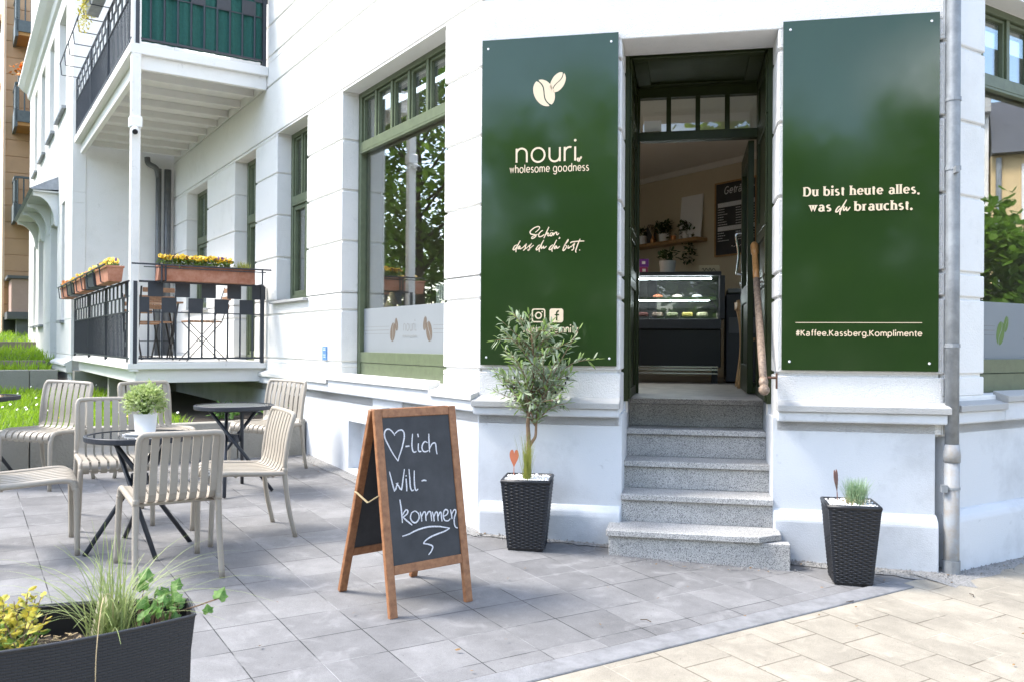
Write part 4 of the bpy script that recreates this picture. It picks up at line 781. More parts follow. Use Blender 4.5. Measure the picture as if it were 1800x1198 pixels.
def box_planter(T, along_u, c0, c1, off0, off1, z0, z1, m, label, name="flower_box", n=26, kinds="yyyyo", grp="flower boxes hung on the balcony rails", tuft=False, hgt=.075):
    """trough running from c0 to c1; along_u: runs along the wall, else out from it"""
    P = (lambda a, o, z: T(a, o, z)) if along_u else (lambda a, o, z: T(o, a, z))
    root = thing(name, label, "flower box", tuple(P((c0 + c1) / 2, (off0 + off1) / 2, z0)), grp); mb = MB(); tp = .018
    def ring(i, z): return [P(c0 + i, off0 + i, z), P(c1 - i, off0 + i, z), P(c1 - i, off1 - i, z), P(c0 + i, off1 - i, z)]
    lo, hi, lip, inn, fl = ring(tp, z0), ring(.004, z1 - .025), ring(-.006, z1 - .022), ring(.012, z1), ring(.014, z1 - .03)
    lip2 = ring(-.006, z1); mb.add(lo + hi + lip + lip2 + inn + fl, [(3, 2, 1, 0)] + [(4 * r + i, 4 * r + (i + 1) % 4, 4 * r + 4 + (i + 1) % 4, 4 * r + 4 + i) for r in range(5) for i in range(4)])
    mb.build("trough", m, root, bevel=.002)
    mb = MB(); mb.add(ring(.013, z1 - .028), [(0, 1, 2, 3)]); mb.build("soil", soil_m, root)
    ms = {k_: MB() for k_ in 'yopg'}
    end = c0 + (c1 - c0) * (.0 if not tuft else .2)
    pts = [(P(random.uniform(min(end, c1) + .03, max(end, c1) - .03), random.uniform(off0 + .03, off1 - .03), z1 - .03), random.choice(kinds)) for _ in range(n)]
    pansies(ms, pts, hgt)
    for k_, nm, mm in (('y', 'yellow_blossom', pansy_y), ('o', 'orange_blossom', pansy_o), ('p', 'dark_blossom', pansy_p), ('g', 'leaves', green_leaf)):
        if ms[k_].f: ms[k_].build(nm, mm, root, recalc=False)
    if tuft:
        mb = MB()
        for _ in range(110): blade(mb, P(c0 + (c1 - c0) * random.uniform(.03, .16), random.uniform(off0 + .04, off1 - .04), z1 - .03), random.uniform(.07, .13), .003, .6)
        mb.build("grass_tuft", yel_grass, root, recalc=False)
    return root
def blade(mb, p, L, w, spread, d=None, curl=1.0, seg=5):
    """one arching grass blade"""
    a = random.uniform(0, 2 * math.pi); out = Vector((math.cos(a), math.sin(a), 0)) if d is None else d
    lean = random.uniform(.05, spread); x = out.cross(Zv).normalized(); vs = []
    for i in range(seg + 1):
        t = i / seg; q = p + Zv * (L * t * (1 - .38 * lean * curl * t * t)) + out * (L * lean * (t * .45 + .55 * t * t * curl)) ; ww = w * (1 - t ** 2) + .0004
        vs += [q - x * ww, q + x * ww]
    mb.add(vs, [(2 * i, 2 * i + 1, 2 * i + 3, 2 * i + 2) for i in range(seg)])
box_planter(T1, False, -.21, -1.22, UB - .21, UB - .03, 2.17, 2.345, terra_m, "long terracotta flower box with yellow pansies and a grass tuft on the near end rail", n=260, kinds="yyyyyyp", tuft=True, hgt=.115)
for i, (a, b, m, lab, kd) in enumerate(((5.0, 5.95, terra_m, "terracotta flower box with yellow and purple pansies, first along the long rail from the post", "yyp"), (6.1, 6.9, iron_m, "dark flower box between two terracotta boxes on the long balcony rail", "yyo"), (7.05, 8.1, terra_m, "terracotta flower box with orange flowers halfway along the long balcony rail", "ooy"), (8.2, 8.95, black_m, "black flower box near the far end of the long balcony rail", "oy"), (9.05, 9.9, terra_m, "terracotta flower box with trailing stems at the far end of the long rail", "oo"))):
    box_planter(T1, True, a, b, DB - .19, DB - .02, 2.16, 2.33, m, lab, n=70, kinds=kd, hgt=.10 if i == 0 else .09)
for i, (a, b, m, lab) in enumerate(((5.3, 6.05, mat("brown_trough", (.2, .13, .1), .7), "brown flower box hanging on the upper balcony rail nearest the post"), (6.3, 7.0, zinc_m, "grey flower box with yellow trailing plant on the upper balcony rail"))):
    rb_ = box_planter(T1, True, a, b, DB - .20, DB - .03, 5.64, 5.80, m, lab, n=30 if i else 14, kinds="yo" if i else "pp", grp="flower boxes on the upper balcony")
    if i:
        mb = MB()
        for _ in range(260):
            t = random.random(); p = T1(random.uniform(6.6, 7.3), DB - .15 - random.random() * .12, 5.78 + random.gauss(.05, .12) - .35 * t * t); leaf_quad(mb, p, .05, .018)
        mb.build("trailing_leaves", yellow_leaf, rb_, recalc=False)
# ------------------------------------------------------------------ the room behind the door
def room(name, m, fs):
    mb = MB()
    for f in fs: mb.add(f, [list(range(len(f)))])
    return mb.build(name, m, H, recalc=False)
RU0, RU1, RD0, RD1, RZ0, RZ1 = -1.62, 5.0, .45, 4.86, 1.13, 3.78
fl = [T1(RU0, RD0, RZ0), T1(RU1, RD0, RZ0), T1(RU1, RD1, RZ0), T1(RU0, RD1, RZ0)]
fl2 = [T1(.2, .45, 0), T1(RU1, .45, 0), T1(RU1, RD1, 0), T1(RU0, RD1, 0), T1(RU0, 2.3, 0)]
room("room_floor", floor_m, [[p + Zv * RZ0 for p in fl2] + []]); room("room_ceiling", ceil_m, [[p + Zv * RZ1 for p in fl2]])
mb = MB(); mb.box((1.0, 1.21, 1.05), (1.96, 1.7, 1.129), T2); mb.build("room_floor", floor_m, H)
room("room_wall", int_wall, [[T1(RU0, RD1, RZ0), T1(RU1, RD1, RZ0), T1(RU1, RD1, RZ1), T1(RU0, RD1, RZ1)]])
room("room_wall", int_wall2, [[T1(RU1, RD0, RZ0), T1(RU1, RD1, RZ0), T1(RU1, RD1, RZ1), T1(RU1, RD0, RZ1)]])
mb = MB(); mb.box((RU0, RD1 - .03, RZ1 - .07), (RU1, RD1 - .002, RZ1 - .001), T1); mb.build("cove_moulding", ceil_m, H)
# inner wall faces around the openings so the room is closed
for T, ua, ub, op in ((T1, .3, 5.0, [BW, W2o]), (T2, .2, 2.8, [(1.0, 1.96, 0, 3.57)]), (T3, .2, 3.0, [W3o])):
    mb = MB()
    for c in cells(ua, ub, RZ0 - .1, RZ1 + .1, op): mb.box((c[0], .425, c[2]), (c[1], .44, c[3]), T)
    mb.build("room_wall", int_wall2, H)
mb = MB(); mb.box((.5, .25, 1.36), (2.57, .62, 1.40), T1); mb.build("inner_sill", white_pot, H)
TW = frame(C12 + N1 * RD1, E1, -N1)               # on the back wall: (along to the left, out into the room, up)
def onw(u0_, u1_, z0, z1, o0, o1, mb): mb.box((u0_, o0, z0), (u1_, o1, z1), TW)
# shelf and what stands on it
shz = 2.86
sh = thing("wall_shelf", "long oak shelf board on the beige café wall", "shelf", tuple(TW(3.6, 0, shz - .04))); mb = MB(); onw(2.61, 4.3, shz - .045, shz, .002, .2, mb); mb.build("board", oak_m, sh, bevel=.004)
def pot_thing(P, r, h, m, label, leaf, nleaf, spread, L, name="potted_plant", cat="plant", hang=0, grp=None):
    t = thing(name, label, cat, tuple(P), grp); mb = MB(); M = Matrix.Translation(P); mb.lathe([(r * .8, 0), (r, h), (r * .92, h), (r * .85, h - .015)], 20, M); mb.build("pot", m, t, smooth=False)
    mb = MB()
    for _ in range(nleaf):
        d = Vector((random.gauss(0, 1), random.gauss(0, 1), random.gauss(.6, .7))).normalized(); q = P + Zv * (h + spread * .3) + d * spread * random.random() ** .5
        if hang and random.random() < .6: q = P + Vector((random.gauss(.05, .06), random.gauss(0, .05), h - hang * random.random()))
        leaf_quad(mb, q, L, L * .5)
    mb.build("leaves", leaf, t, recalc=False); return t
drk = leafy("dark_house_plant_leaf", (.03, .06, .025), (.07, .11, .03), 10, .25)
for u, r, h, n, sp, hang, lab in ((3.70, .06, .12, 40, .08, 0, "small plant in a pale pot at the left end of the oak shelf"), (3.30, .07, .11, 150, .14, 0, "bushy dark plant in a white pot in the middle of the oak shelf"), (2.90, .05, .08, 190, .12, .40, "trailing ivy hanging over the right end of the oak shelf")):
    pot_thing(TW(u, .1, shz), r, h, white_pot, lab, drk, n, sp, .06, hang=hang)
vs_ = thing("vase", "tall grey vase on the oak shelf", "vase", tuple(TW(3.58, .08, shz))); mb = MB(); mb.lathe([(.05, 0), (.055, .2), (.04, .26), (.036, .26)], 16, Matrix.Translation(TW(3.58, .08, shz))); mb.build("body", dkgrey_m, vs_)
df_ = thing("reed_diffuser", "amber reed diffuser with sticks on the oak shelf", "diffuser", tuple(TW(3.49, .12, shz))); mb = MB(); mb.lathe([(.035, 0), (.035, .05), (.014, .08), (.014, .1)], 14, Matrix.Translation(TW(3.49, .12, shz))); mb.build("bottle", copper_m, df_)
mb = MB()
for k in range(5): mb.tube([TW(3.49, .12, shz + .09), TW(3.49 + .03 * (k - 2), .12 + .01 * k, shz + .25)], .003, 5)
mb.build("reeds", straw_m, df_)
cd = thing("candle_holder", "small glowing copper tea light holder on the oak shelf", "candle", tuple(TW(3.08, .14, shz))); mb = MB(); mb.lathe([(.03, 0), (.035, .06), (.03, .06)], 14, Matrix.Translation(TW(3.08, .14, shz))); mb.build("holder", copper_m, cd)
po = thing("poster", "white poster with the word coffee standing on the oak shelf", "poster", tuple(TW(2.86, .02, shz))); mb = MB(); mb.hexa([TW(2.67, .06, shz + .0), TW(3.05, .06, shz), TW(3.05, .075, shz), TW(2.67, .075, shz), TW(2.67, .01, shz + .56), TW(3.05, .01, shz + .56), TW(3.05, .025, shz + .56), TW(2.67, .025, shz + .56)]); mb.build("sheet", paper_m, po)
PW = lambda o: (lambda x, z, l: TW(-x, o + l - .05 * (z - shz) / .56, z))
mb = MB(); text(mb, "coffee", PW(.0785), -3.035, shz + .20, -2.92, .03, .010, True); mb.build("lettering", black_m, po)
# menu board
mbz0, mbz1, mu0, mu1 = 2.60, 3.51, 1.80, 2.47
mn = thing("menu_board", "black chalk drinks menu in a wooden frame on the beige wall", "menu board", tuple(TW(mu1, 0, mbz0))); mb = MB(); onw(mu0 + .02, mu1 - .02, mbz0 + .02, mbz1 - .02, .004, .02, mb); mb.build("panel", slate_m, mn)
mb = MB()
for a, b, c, e in ((mu0, mu1, mbz0, mbz0 + .02), (mu0, mu1, mbz1 - .02, mbz1), (mu0, mu0 + .02, mbz0 + .02, mbz1 - .02), (mu1 - .02, mu1, mbz0 + .02, mbz1 - .02)): onw(a, b, c, e, .003, .03, mb)
mb.build("frame", oak_m, mn)
G['G'] = (1.4, [arc(.62, .7, .6, .72, 50, 340, 18) + [(1.2, .6), (.7, .6)]]); G['ä'] = (1.05, G['a'][1] + [[(.22, 1.33), (.24, 1.35)], [(.56, 1.33), (.58, 1.35)]]); G['k'] = (.95, [[(0, 0), (0, AS)], [(.6, .95), (.03, .4)], [(.2, .55), (.7, 0)]])
mb = MB(); sl_ = lambda x, z, l: TW(-x - .25 * (z - 3.36), .021 + l, z)
text(mb, "Getränke", sl_, -(mu1 - .15), 3.36, -(mu0 + .06), .06, .011)
for c0, c1 in ((mu1 - .36, mu1 - .05), (mu0 + .04, mu0 + .33)):
    for z in (3.22, 2.93): onw(c0, c1, z - .02, z + .035, .0205, .022, mb)
    for z in [3.17 - .031 * k for k in range(7)] + [2.88 - .031 * k for k in range(4)]:
        x = c1; 
        while x > c1 - .06 - random.random() * .12: 
            w_ = random.uniform(.008, .03); onw(x - w_, x, z, z + .009, .0205, .0215, mb); x -= w_ + .006
        onw(c0, c0 + .02, z, z + .009, .0205, .0215, mb)
for k in range(6): onw(mu0 + .2 + k * .035, mu0 + .222 + k * .035, 2.70 + .01 * (k % 2), 2.712 + .01 * (k % 2), .0205, .0215, mb)
mb.build("lettering", chalk_m, mn)
# refrigerated counter
TCc = frame(T2(.965, 3.15, .02) , E2, N2)
ct = thing("display_counter", "black refrigerated cake counter with lit glass top inside the café", "counter", tuple(TCc(0, 0, 1.13)))
CX0, CX1, CZ0, CZ1 = -.75, .79, 1.13, 2.235
mb = MB(); mb.box((CX0, .05, 1.27), (CX1, .7, 1.66), TCc); mb.build("cabinet", black_m, ct, bevel=.01)
mb = MB(); mb.box((CX0, .0, 1.66), (CX1, .72, 1.76), TCc); mb.box((CX0, -.01, 2.20), (CX1, .72, 2.24), TCc); mb.box((CX1 - .02, 0, 1.76), (CX1 + .035, .7, 2.2), TCc); mb.box((CX0, .66, 1.76), (CX1, .7, 2.2), TCc); mb.build("body", dkgrey_m, ct, bevel=.004)
mb = MB(); mb.box((CX0, .0, 1.762), (CX1 - .03, .006, 2.198), TCc); mb.build("glass_front", clear_m, ct)
mb = MB(); mb.box((CX0, .03, 2.165), (CX1 - .1, .05, 2.18), TCc); mb.build("light_strip", led_m, ct)
mb = MB(); mb.box((CX0, .035, 1.945), (CX1 - .12, .05, 1.953), TCc); mb.build("light_strip", led_m, ct)
mb = MB(); mb.box((CX0, .06, 1.955), (CX1 - .05, .5, 1.968), TCc); mb.box((CX0, .02, 1.955), (CX1 - .05, .03, 1.985), TCc); mb.build("shelf", chrome_m, ct)
mb = MB()
for z in (1.205, 1.24, 1.27): mb.box((CX0, .015, z), (CX1 - .03, .035, z + (.014 if z != 1.24 else .02)), TCc)
mb.build("kick_rail", chrome_m, ct)
mb = MB()
for x in (-.35, .7): mb = MB(); mb.box((x, .1, 1.11), (x + .06, .16, 1.27), TCc); mb.build("foot", black_m, ct)
cols = [((.10, .02, .015), "dark red cake"), ((.28, .2, .15), "nut topped cake"), ((.35, .35, .2), "herb dotted tart"), ((.75, .6, .15), "yellow cake"), ((.8, .75, .45), "pale cream cake")]
for i, (c, lab) in enumerate(cols):
    x = -.07 + i * .152; t = thing("cake_tray", lab + " in a dark tray on the lower shelf of the lit counter", "cake", tuple(TCc(x, .12, 1.762)), "cakes in the counter")
    mb = MB(); mb.box((x, .06, 1.762), (x + .135, .3, 1.785), TCc); mb.build("tray", dkgrey_m, t); mb = MB(); mb.box((x + .012, .08, 1.785), (x + .123, .28, 1.83), TCc); mb.build("cake", mat(lab.replace(" ", "_"), c, .7, noise=(40, .5), bump=(60, .8)), t, bevel=.012)
for i, (c, lab) in enumerate((((.45, .16, .08), "reddish slice"), ((.7, .62, .5), "cream topped slice"), ((.75, .75, .72), "white wrapped roll"))):
    x = .1 + i * .2; mb = MB(); M = Matrix.Translation(TCc(x + .05, .2, 1.968)); mb.lathe([(.05, 0), (.06, .02), (.045, .045), (.01, .055)], 14, M); top(mb.build("pastry", mat(lab.replace(" ", "_"), c, .6), smooth=True), lab + " on the upper glass shelf of the lit counter", "pastry", "pastries in the counter")
pot_thing(TCc(.245, .3, 2.24), .09, .14, mat("concrete_pot", (.45, .45, .43), .7), "small dark plant in a grey pot on top of the cake counter", drk, 60, .09, .07)
kc = thing("card_sign", "small cream card standing on the cake counter", "card", tuple(TCc(.68, .3, 2.24))); mb = MB(); mb.box((.57, .3, 2.24), (.78, .315, 2.33), TCc); mb.build("card", mat("kraft_card", (.5, .42, .28), .8), kc)
mb = MB(); mb.tube(cr([TCc(.60 + k * .014, .297, 2.285 + .018 * math.sin(k * 2.4)) for k in range(11)], 3), .003, 5); mb.build("handwriting", black_m, kc)
pr = thing("payment_sign", "small purple and pink payment card stand on the cake counter", "card", tuple(TCc(0, .25, 2.24))); mb = MB(); mb.box((-.05, .25, 2.315), (.05, .258, 2.4), TCc); mb.build("card", mat("purple_card", (.16, .03, .3), .5), pr); mb = MB(); mb.box((-.05, .25, 2.24), (.04, .258, 2.313), TCc); mb.build("card", mat("pink_card", (.35, .03, .15), .5), pr)
mb = MB()
for x, z in ((-.02, 2.345), (-.015, 2.265)): mb.box((x, .247, z), (x + .035, .249, z + .03), TCc)
mb.build("symbol", paper_m, pr)
# dark counter further right, wooden chair back
kk = thing("back_counter", "dark grey back counter beside the cake counter", "counter", tuple(TCc(1.2, .2, 1.13))); mb = MB(); mb.box((.845, .12, 1.13), (2.2, .7, 2.02), TCc); mb.build("cabinet", dkgrey_m, kk, bevel=.004)
mb = MB(); mb.box((.86, .08, 2.03), (2.2, .72, 2.07), TCc); mb.build("worktop", mat("grey_worktop", (.16, .16, .155), .4), kk); mb = MB(); mb.box((.87, .105, 1.62), (2.19, .119, 1.78), TCc); mb.build("drawer_front", mat("lighter_grey_front", (.09, .09, .09), .5), kk)
wc = thing("wooden_chair", "light wooden chair just inside the open café door", "chair", tuple(T2(1.72, 2.2, 1.13))); mb = MB()
for dx in (0, .36): mb.tube(cr([T2(1.875, 2.22 + dx, 1.13), T2(1.915, 2.22 + dx, 1.45), T2(1.91, 2.22 + dx, 1.7), T2(1.865, 2.22 + dx, 1.92)], 4), .016, 8)
mb.build("back_post", oak_m, wc, smooth=True); mb = MB(); mb.box((1.855, 2.22, 1.84), (1.885, 2.58, 1.91), T2); mb.build("backrest", oak_m, wc, bevel=.005); mb = MB(); mb.box((1.925, 2.22, 1.56), (2.3, 2.56, 1.585), T2); mb.build("seat", oak_m, wc)
# things on the window board
mb = MB(); 
bk = thing("book_stack", "white paperbacks standing behind the frosted window film", "books", tuple(T1(1.1, .34, 1.40)))
for k in range(4): mb = MB(); mb.box((1.06 + k * .04, .3, 1.40), (1.085 + k * .04, .42, 1.99 + .02 * (k % 2)), T1); mb.build("book", paper_m, bk)
sc2 = thing("drift_wood", "pale upright wooden stick behind the shop window", "decoration", tuple(T1(1.0, .35, 1.40))); mb = MB(); mb.tube([T1(.93, .35, 1.40), T1(.97, .35, 1.8), T1(1.03, .33, 2.2)], [.02, .03, .038], 7); mb.build("stick", straw_m, sc2)
gv = thing("dried_flowers", "glass vase of dried bunny tail grass behind the shop window", "vase", tuple(T1(.74, .34, 1.40))); mb = MB(); mb.lathe([(.07, 0), (.085, .45), (.08, .45)], 16, Matrix.Translation(T1(.74, .34, 1.40))); mb.build("vase", dkgrey_m, gv)
mb = MB()
for k in range(14):
    a = T1(.74, .34, 1.84); b = a + E1 * random.uniform(-.12, .1) + N1 * random.uniform(-.06, .06) + Zv * random.uniform(.12, .3); mb.tube([a, b], .002, 4); mb.tube([b, b + (b - a).normalized() * .03, b + (b - a).normalized() * .07], [.008, .016, .004], 6)
mb.build("grass_heads", straw_m, gv)
gd = thing("decor_gourd", "pale straw gourd behind the shop window film", "decoration", tuple(T1(2.1, .32, 1.40))); mb = MB(); mb.lathe([(.06, 0), (.11, .2), (.10, .38), (.05, .5), (.02, .58)], 14, Matrix.Translation(T1(2.12, .32, 1.40))); mb.build("body", straw_m, gd, smooth=True)
lp = thing("pendant_lamp", "small glowing orange lamp deep inside the shop room", "lamp", tuple(T1(1.9, 2.4, 2.3)))
lm = bpy.data.materials.new("lamp_glow"); lm.use_nodes = True; lm.node_tree.nodes["Principled BSDF"].inputs['Base Color'].default_value = (.5, .15, .03, 1); lm.node_tree.nodes["Principled BSDF"].inputs['Emission Color'].default_value = (1, .62, .36, 1); lm.node_tree.nodes["Principled BSDF"].inputs['Emission Strength'].default_value = 2.5
mb = MB(); mb.lathe([(.02, .2), (.16, .0), (.15, .0)], 20, Matrix.Translation(T1(1.9, 2.4, 2.3))); mb.build("lamp_shade", lm, lp); mb = MB(); mb.tube([T1(1.9, 2.4, 2.5), T1(1.9, 2.4, 3.77)], .004, 5); mb.build("cord", black_m, lp)

# ------------------------------------------------------------------ terrace chairs
def slope_mat(x, y):
    n = Vector((-GX, -GY, 1)).normalized(); return Zv.rotation_difference(n).to_matrix()
def make_chair():
    t = thing("terrace_chair", "x", "chair"); w = .216
    SEAT = [(-.255, .375), (-.272, .405), (-.262, .432), (-.22, .447), (-.1, .440), (.04, .430), (.12, .428), (.165, .438), (.188, .475)]
    BACK = [(.188, .475), (.200, .54), (.208, .62), (.222, .70), (.243, .78), (.25, .80)]
    def slats(prof, nm, r0_=0.0):
        mb = MB(); pr = cr([Vector((0, y, z)) for y, z in prof], 4)
        for k in range(8):
            x = -.187 + k * .0534; hw = .0195; th = .0045; vs = []; fs = []; n = len(pr)
            for i, p in enumerate(pr):
                tng = (pr[min(i + 1, n - 1)] - pr[max(i - 1, 0)]).normalized(); nn = Vector((0, -tng.z, tng.y))
                for sx, sn in ((-1, -1), (1, -1), (1, 1), (-1, 1)): vs.append(p + Vector((x + sx * hw, 0, 0)) + nn * th * sn)
            for i in range(n - 1):
                for j in range(4): fs.append((4 * i + j, 4 * i + (j + 1) % 4, 4 * i + 4 + (j + 1) % 4, 4 * i + 4 + j))
            fs += [(3, 2, 1, 0), (4 * n - 4, 4 * n - 3, 4 * n - 2, 4 * n - 1)]; mb.add(vs, fs)
        mb.build(nm, chair_m, t, smooth=False)
    slats(SEAT, "seat"); slats(BACK, "backrest")
    mb = MB()
    up = [(-w, .198, .425), (-w, .195, .50), (-w, .205, .60), (-w, .222, .70), (-w * .995, .238, .765), (-w * .96, .247, .795), (-w * .88, .25, .806), (-w * .5, .258, .808)]
    path = cr(up + [(0, .262, .808)] + [(-x, y, z) for x, y, z in up[::-1]], 4); mb.tube(path, .0165, 10); 
    for s in (-1, 1):
        mb.tube(cr([(s * w, -.255, .385), (s * w, -.24, .428), (s * w, -.19, .446), (s * w, -.05, .438), (s * w, .1, .428), (s * w, .2, .425)], 4), [.0175] * 21, 10)
    mb.tube([(-w, -.262, .392), (w, -.262, .392)], .009, 8); mb.tube([(-w, .12, .412), (w, .12, .412)], .010, 8); mb.tube([(-w, -.12, .424), (w, -.12, .424)], .008, 6)
    mb.build("frame", chair_m, t, smooth=True)
    for s in (-1, 1):
        mb = MB(); mb.tube(cr([(s * w, -.252, .40), (s * w * 1.01, -.262, .36), (s * w * 1.03, -.268, .18), (s * w * 1.05, -.272, .0)], 4), [.0185 - .003 * i / 12 for i in range(13)], 10); mb.build("leg", chair_m, t, smooth=True)
        mb = MB(); mb.tube(cr([(s * w, .195, .46), (s * w, .197, .40), (s * w * 1.02, .225, .2), (s * w * 1.04, .275, .0)], 4), [.0185 - .003 * i / 12 for i in range(13)], 10); mb.build("leg", chair_m, t, smooth=True)
    return t
def place(o, x, y, d, lift=0, level=False):
    d = Vector((d[0], d[1], 0)).normalized(); rz = Matrix.Rotation(math.atan2(d.x, -d.y), 3, 'Z')
    o.rotation_euler = ((Matrix.Identity(3) if level else slope_mat(x, y)) @ rz).to_euler(); o.location = (x, y, gz(x, y) + lift)
CH = [  # centre x, y, facing, label
 (-1.935, 4.895, (-.56, .83), "taupe slatted chair seen from behind, in front of the table with the white flower pot"),
 (-1.772, 5.735, (-.83, -.56), "taupe slatted chair seen from the side, standing right of the table with the flower pot"),
 (-2.755, 5.98, (.50, -.87), "taupe slatted chair left of the flower pot table, facing the camera"),
 (-3.80, 7.09, (-.16, -1.0), "taupe slatted chair by the grass bed at the back left, behind the sunlit lawn edge"),
 (-3.03, 7.37, (.75, -.66), "taupe slatted chair turned right, partly hidden behind the white potted plant"),
 (-2.91, 5.17, (.857, .516), "taupe slatted chair cut off by the left edge of the photo"),
 (-2.25, 8.0, (-.42, -.91), "taupe slatted chair furthest back, against the house wall below the balcony end"),
]
ch0 = make_chair()
for i, (x, y, d, lab) in enumerate(CH):
    o = ch0 if i == 0 else copy_thing(ch0); place(o, x, y, d); tag(o, lab, "chair", "taupe slatted terrace chairs")
def make_table():
    t = thing("bistro_table", "x", "table"); h = .70
    mb = MB(); mb.lathe([(.285, h - .034), (.308, h - .034), (.313, h - .028), (.313, h - .003), (.309, h), (.294, h), (.294, h - .012), (.285, h - .012)], 56); mb.build("rim", steel_dark, t, smooth=False)
    mb = MB(); mb.lathe([(.294, h - .012), (.294, h - .0035)], 56); mb.build("tabletop", black_glass, t)
    for k in range(4):
        a = k * math.pi / 2; b = a + R(150); mid = (a + b) / 2
        p0 = Vector((.2 * math.cos(a), .2 * math.sin(a), h - .034)); p1 = Vector((.31 * math.cos(b), .31 * math.sin(b), .0))
        mb = MB(); mb.tube([p0, p1], .0145, 8); mb.build("leg", steel_dark, t, smooth=True)
    mb = MB(); mb.tube([(0, 0, .40), (0, 0, .46)], .05, 16); mb.build("hub", steel_dark, t)
    mb = MB(); mb.lathe([(.18, h - .046), (.22, h - .046), (.22, h - .035), (.18, h - .035)], 32); mb.build("top_ring", steel_dark, t)
    return t
tb0 = make_table()
for i, (x, y, a, lab) in enumerate(((-2.275, 5.30, 160, "round black glass table carrying the white potted plant"), (-2.26, 7.05, 35, "round black glass table with nothing on it, below the balcony"), (-4.34, 7.02, 80, "round black table cut off at the left edge by the grass"))):
    o = tb0 if i == 0 else copy_thing(tb0); o.location = (x, y, gz(x, y)); o.rotation_euler = (0, 0, R(a)); tag(o, lab, "table", "round bistro tables")
# potted plant and card on the first table
tz = gz(-2.275, 5.33) + .6975
cdm = thing("napkin_card", "white square card under the potted plant on the round table", "card", (-2.25, 5.30, tz)); Tc = frame(Vector((-2.255, 5.30, 0)), Vector((.92, -.2, 0)).normalized(), Vector((.2, .92, 0)).normalized())
mb = MB(); mb.box((-.085, -.085, tz), (.085, .085, tz + .006), Tc); mb.box((-.065, -.09, tz + .0065), (.09, .06, tz + .011), Tc); mb.build("card", paper_m, cdm)
pp0 = Vector((-2.25, 5.32, tz + .0115)); bp = thing("potted_plant", "white pot with a pale green boxwood ball on the round table", "plant", tuple(pp0))
mb = MB(); mb.lathe([(.052, 0), (.058, .004), (.07, .115), (.066, .115), (.062, .1)], 32, Matrix.Translation(pp0)); mb.build("pot", white_pot, bp, smooth=False)
mb = MB(); cen = pp0 + Zv * .185
for _ in range(1500):
    d = Vector((random.gauss(0, 1), random.gauss(0, 1), random.gauss(.15, 1))).normalized(); 
    if d.z < -.55: continue
    rr = random.uniform(.6, 1.08) * (1 + .13 * math.sin(d.x * 9) * math.sin(d.y * 8 + 2) + .08 * math.sin(d.z * 13 + d.x * 5)); q = cen + Vector((d.x * .112, d.y * .112, d.z * .10)) * rr
    leaf_quad(mb, q, random.uniform(.018, .031), random.uniform(.011, .017), (d + Vector((random.gauss(0, .5), random.gauss(0, .5), random.gauss(.2, .5)))).normalized())
mb.build("leaves", box_leaf, bp, recalc=False)
mb = MB()
for _ in range(60):
    d = Vector((random.gauss(0, 1), random.gauss(0, 1), abs(random.gauss(.3, 1)))).normalized(); mb.tube([pp0 + Zv * .1, cen + d * .1], .0018, 4)
mb.build("stems", green_leaf, bp)

# ------------------------------------------------------------------ chalkboard A-frame
FL_, FR_, TL_ = Vector((-.583, 4.235, .161)), Vector((-.2, 4.546, .161)), Vector((-.696, 4.368, 1.18))
bx = (FR_ - FL_).normalized(); bz = (TL_ - FL_); bz = (bz - bx * bz.dot(bx)).normalized(); bn = bx.cross(bz).normalized()      # bn points to the back
if bn.y < 0: bn = -bn
TB = lambda a, d, z: FL_ + bx * a + bn * d + bz * z
BWd, BHt = .497, 1.032
ab = thing("chalkboard_sign", "wooden A-frame chalkboard with white German welcome handwriting on the paving", "chalkboard", (-.55, 4.58, gz(-.55, 4.58)))
def board_half(T, name, feet, writing):
    mb = MB(); w = .042; t = .026
    mb.box((-.003, 0, 0), (w, t, BHt), T); mb.box((BWd - w, 0, 0), (BWd + .003, t, BHt), T); mb.box((w, .001, BHt - .045), (BWd - w, t - .001, BHt), T); mb.box((w, .001, .205), (BWd - w, t - .001, .25), T)
    f = mb.build(name, wood_m, ab, bevel=.003)
    mb = MB(); mb.box((w - .004, .008, .246), (BWd - w + .004, .017, BHt - .041), T); s = mb.build("slate", slate_m, f)
    return f
bf = board_half(TB, "front_frame", None, True)
mb = MB(); PB = lambda a, z, l: TB(a, .0072 - l, z); trace(mb, CHALK, PB, .0068, bn); mb.build("chalk_writing", chalk_m, bf)
RL_, RR_ = Vector((-.907, 4.616, .184)), Vector((-.533, 4.943, .184))
cx_ = (RR_ - RL_).normalized(); topb = TB(0, .03, BHt); cz_ = (topb - RL_); cz_ = (cz_ - cx_ * cz_.dot(cx_)).normalized(); cn = cx_.cross(cz_).normalized()
if cn.dot(bn) < 0: cn = -cn
TBk = lambda a, d, z: RL_ + cx_ * a + cn * (d - .0) + cz_ * z
BHt_front = BHt; BHt = (topb - RL_).dot(cz_) - .004
board_half(TBk, "rear_frame", None, False)
mb = MB(); 
for a in (.05, BWd - .1): mb.box((a, .014, BHt_front - .01), (a + .05, .05, BHt_front + .004), TB)
mb.build("hinge", steel_dark, ab, bevel=.002)
mb = MB(); p1 = TBk(-.006, .01, .58); p2 = TB(-.006, .013, .60); pm = (p1 + p2) / 2 + (p2 - p1) * .05 - Zv * .045; mb.bar(p1, pm, .012, .003); mb.bar(pm, p2, .012, .003); mb.build("stay", mat("brass_stay", (.6, .5, .3), .4, metal=.4), ab)

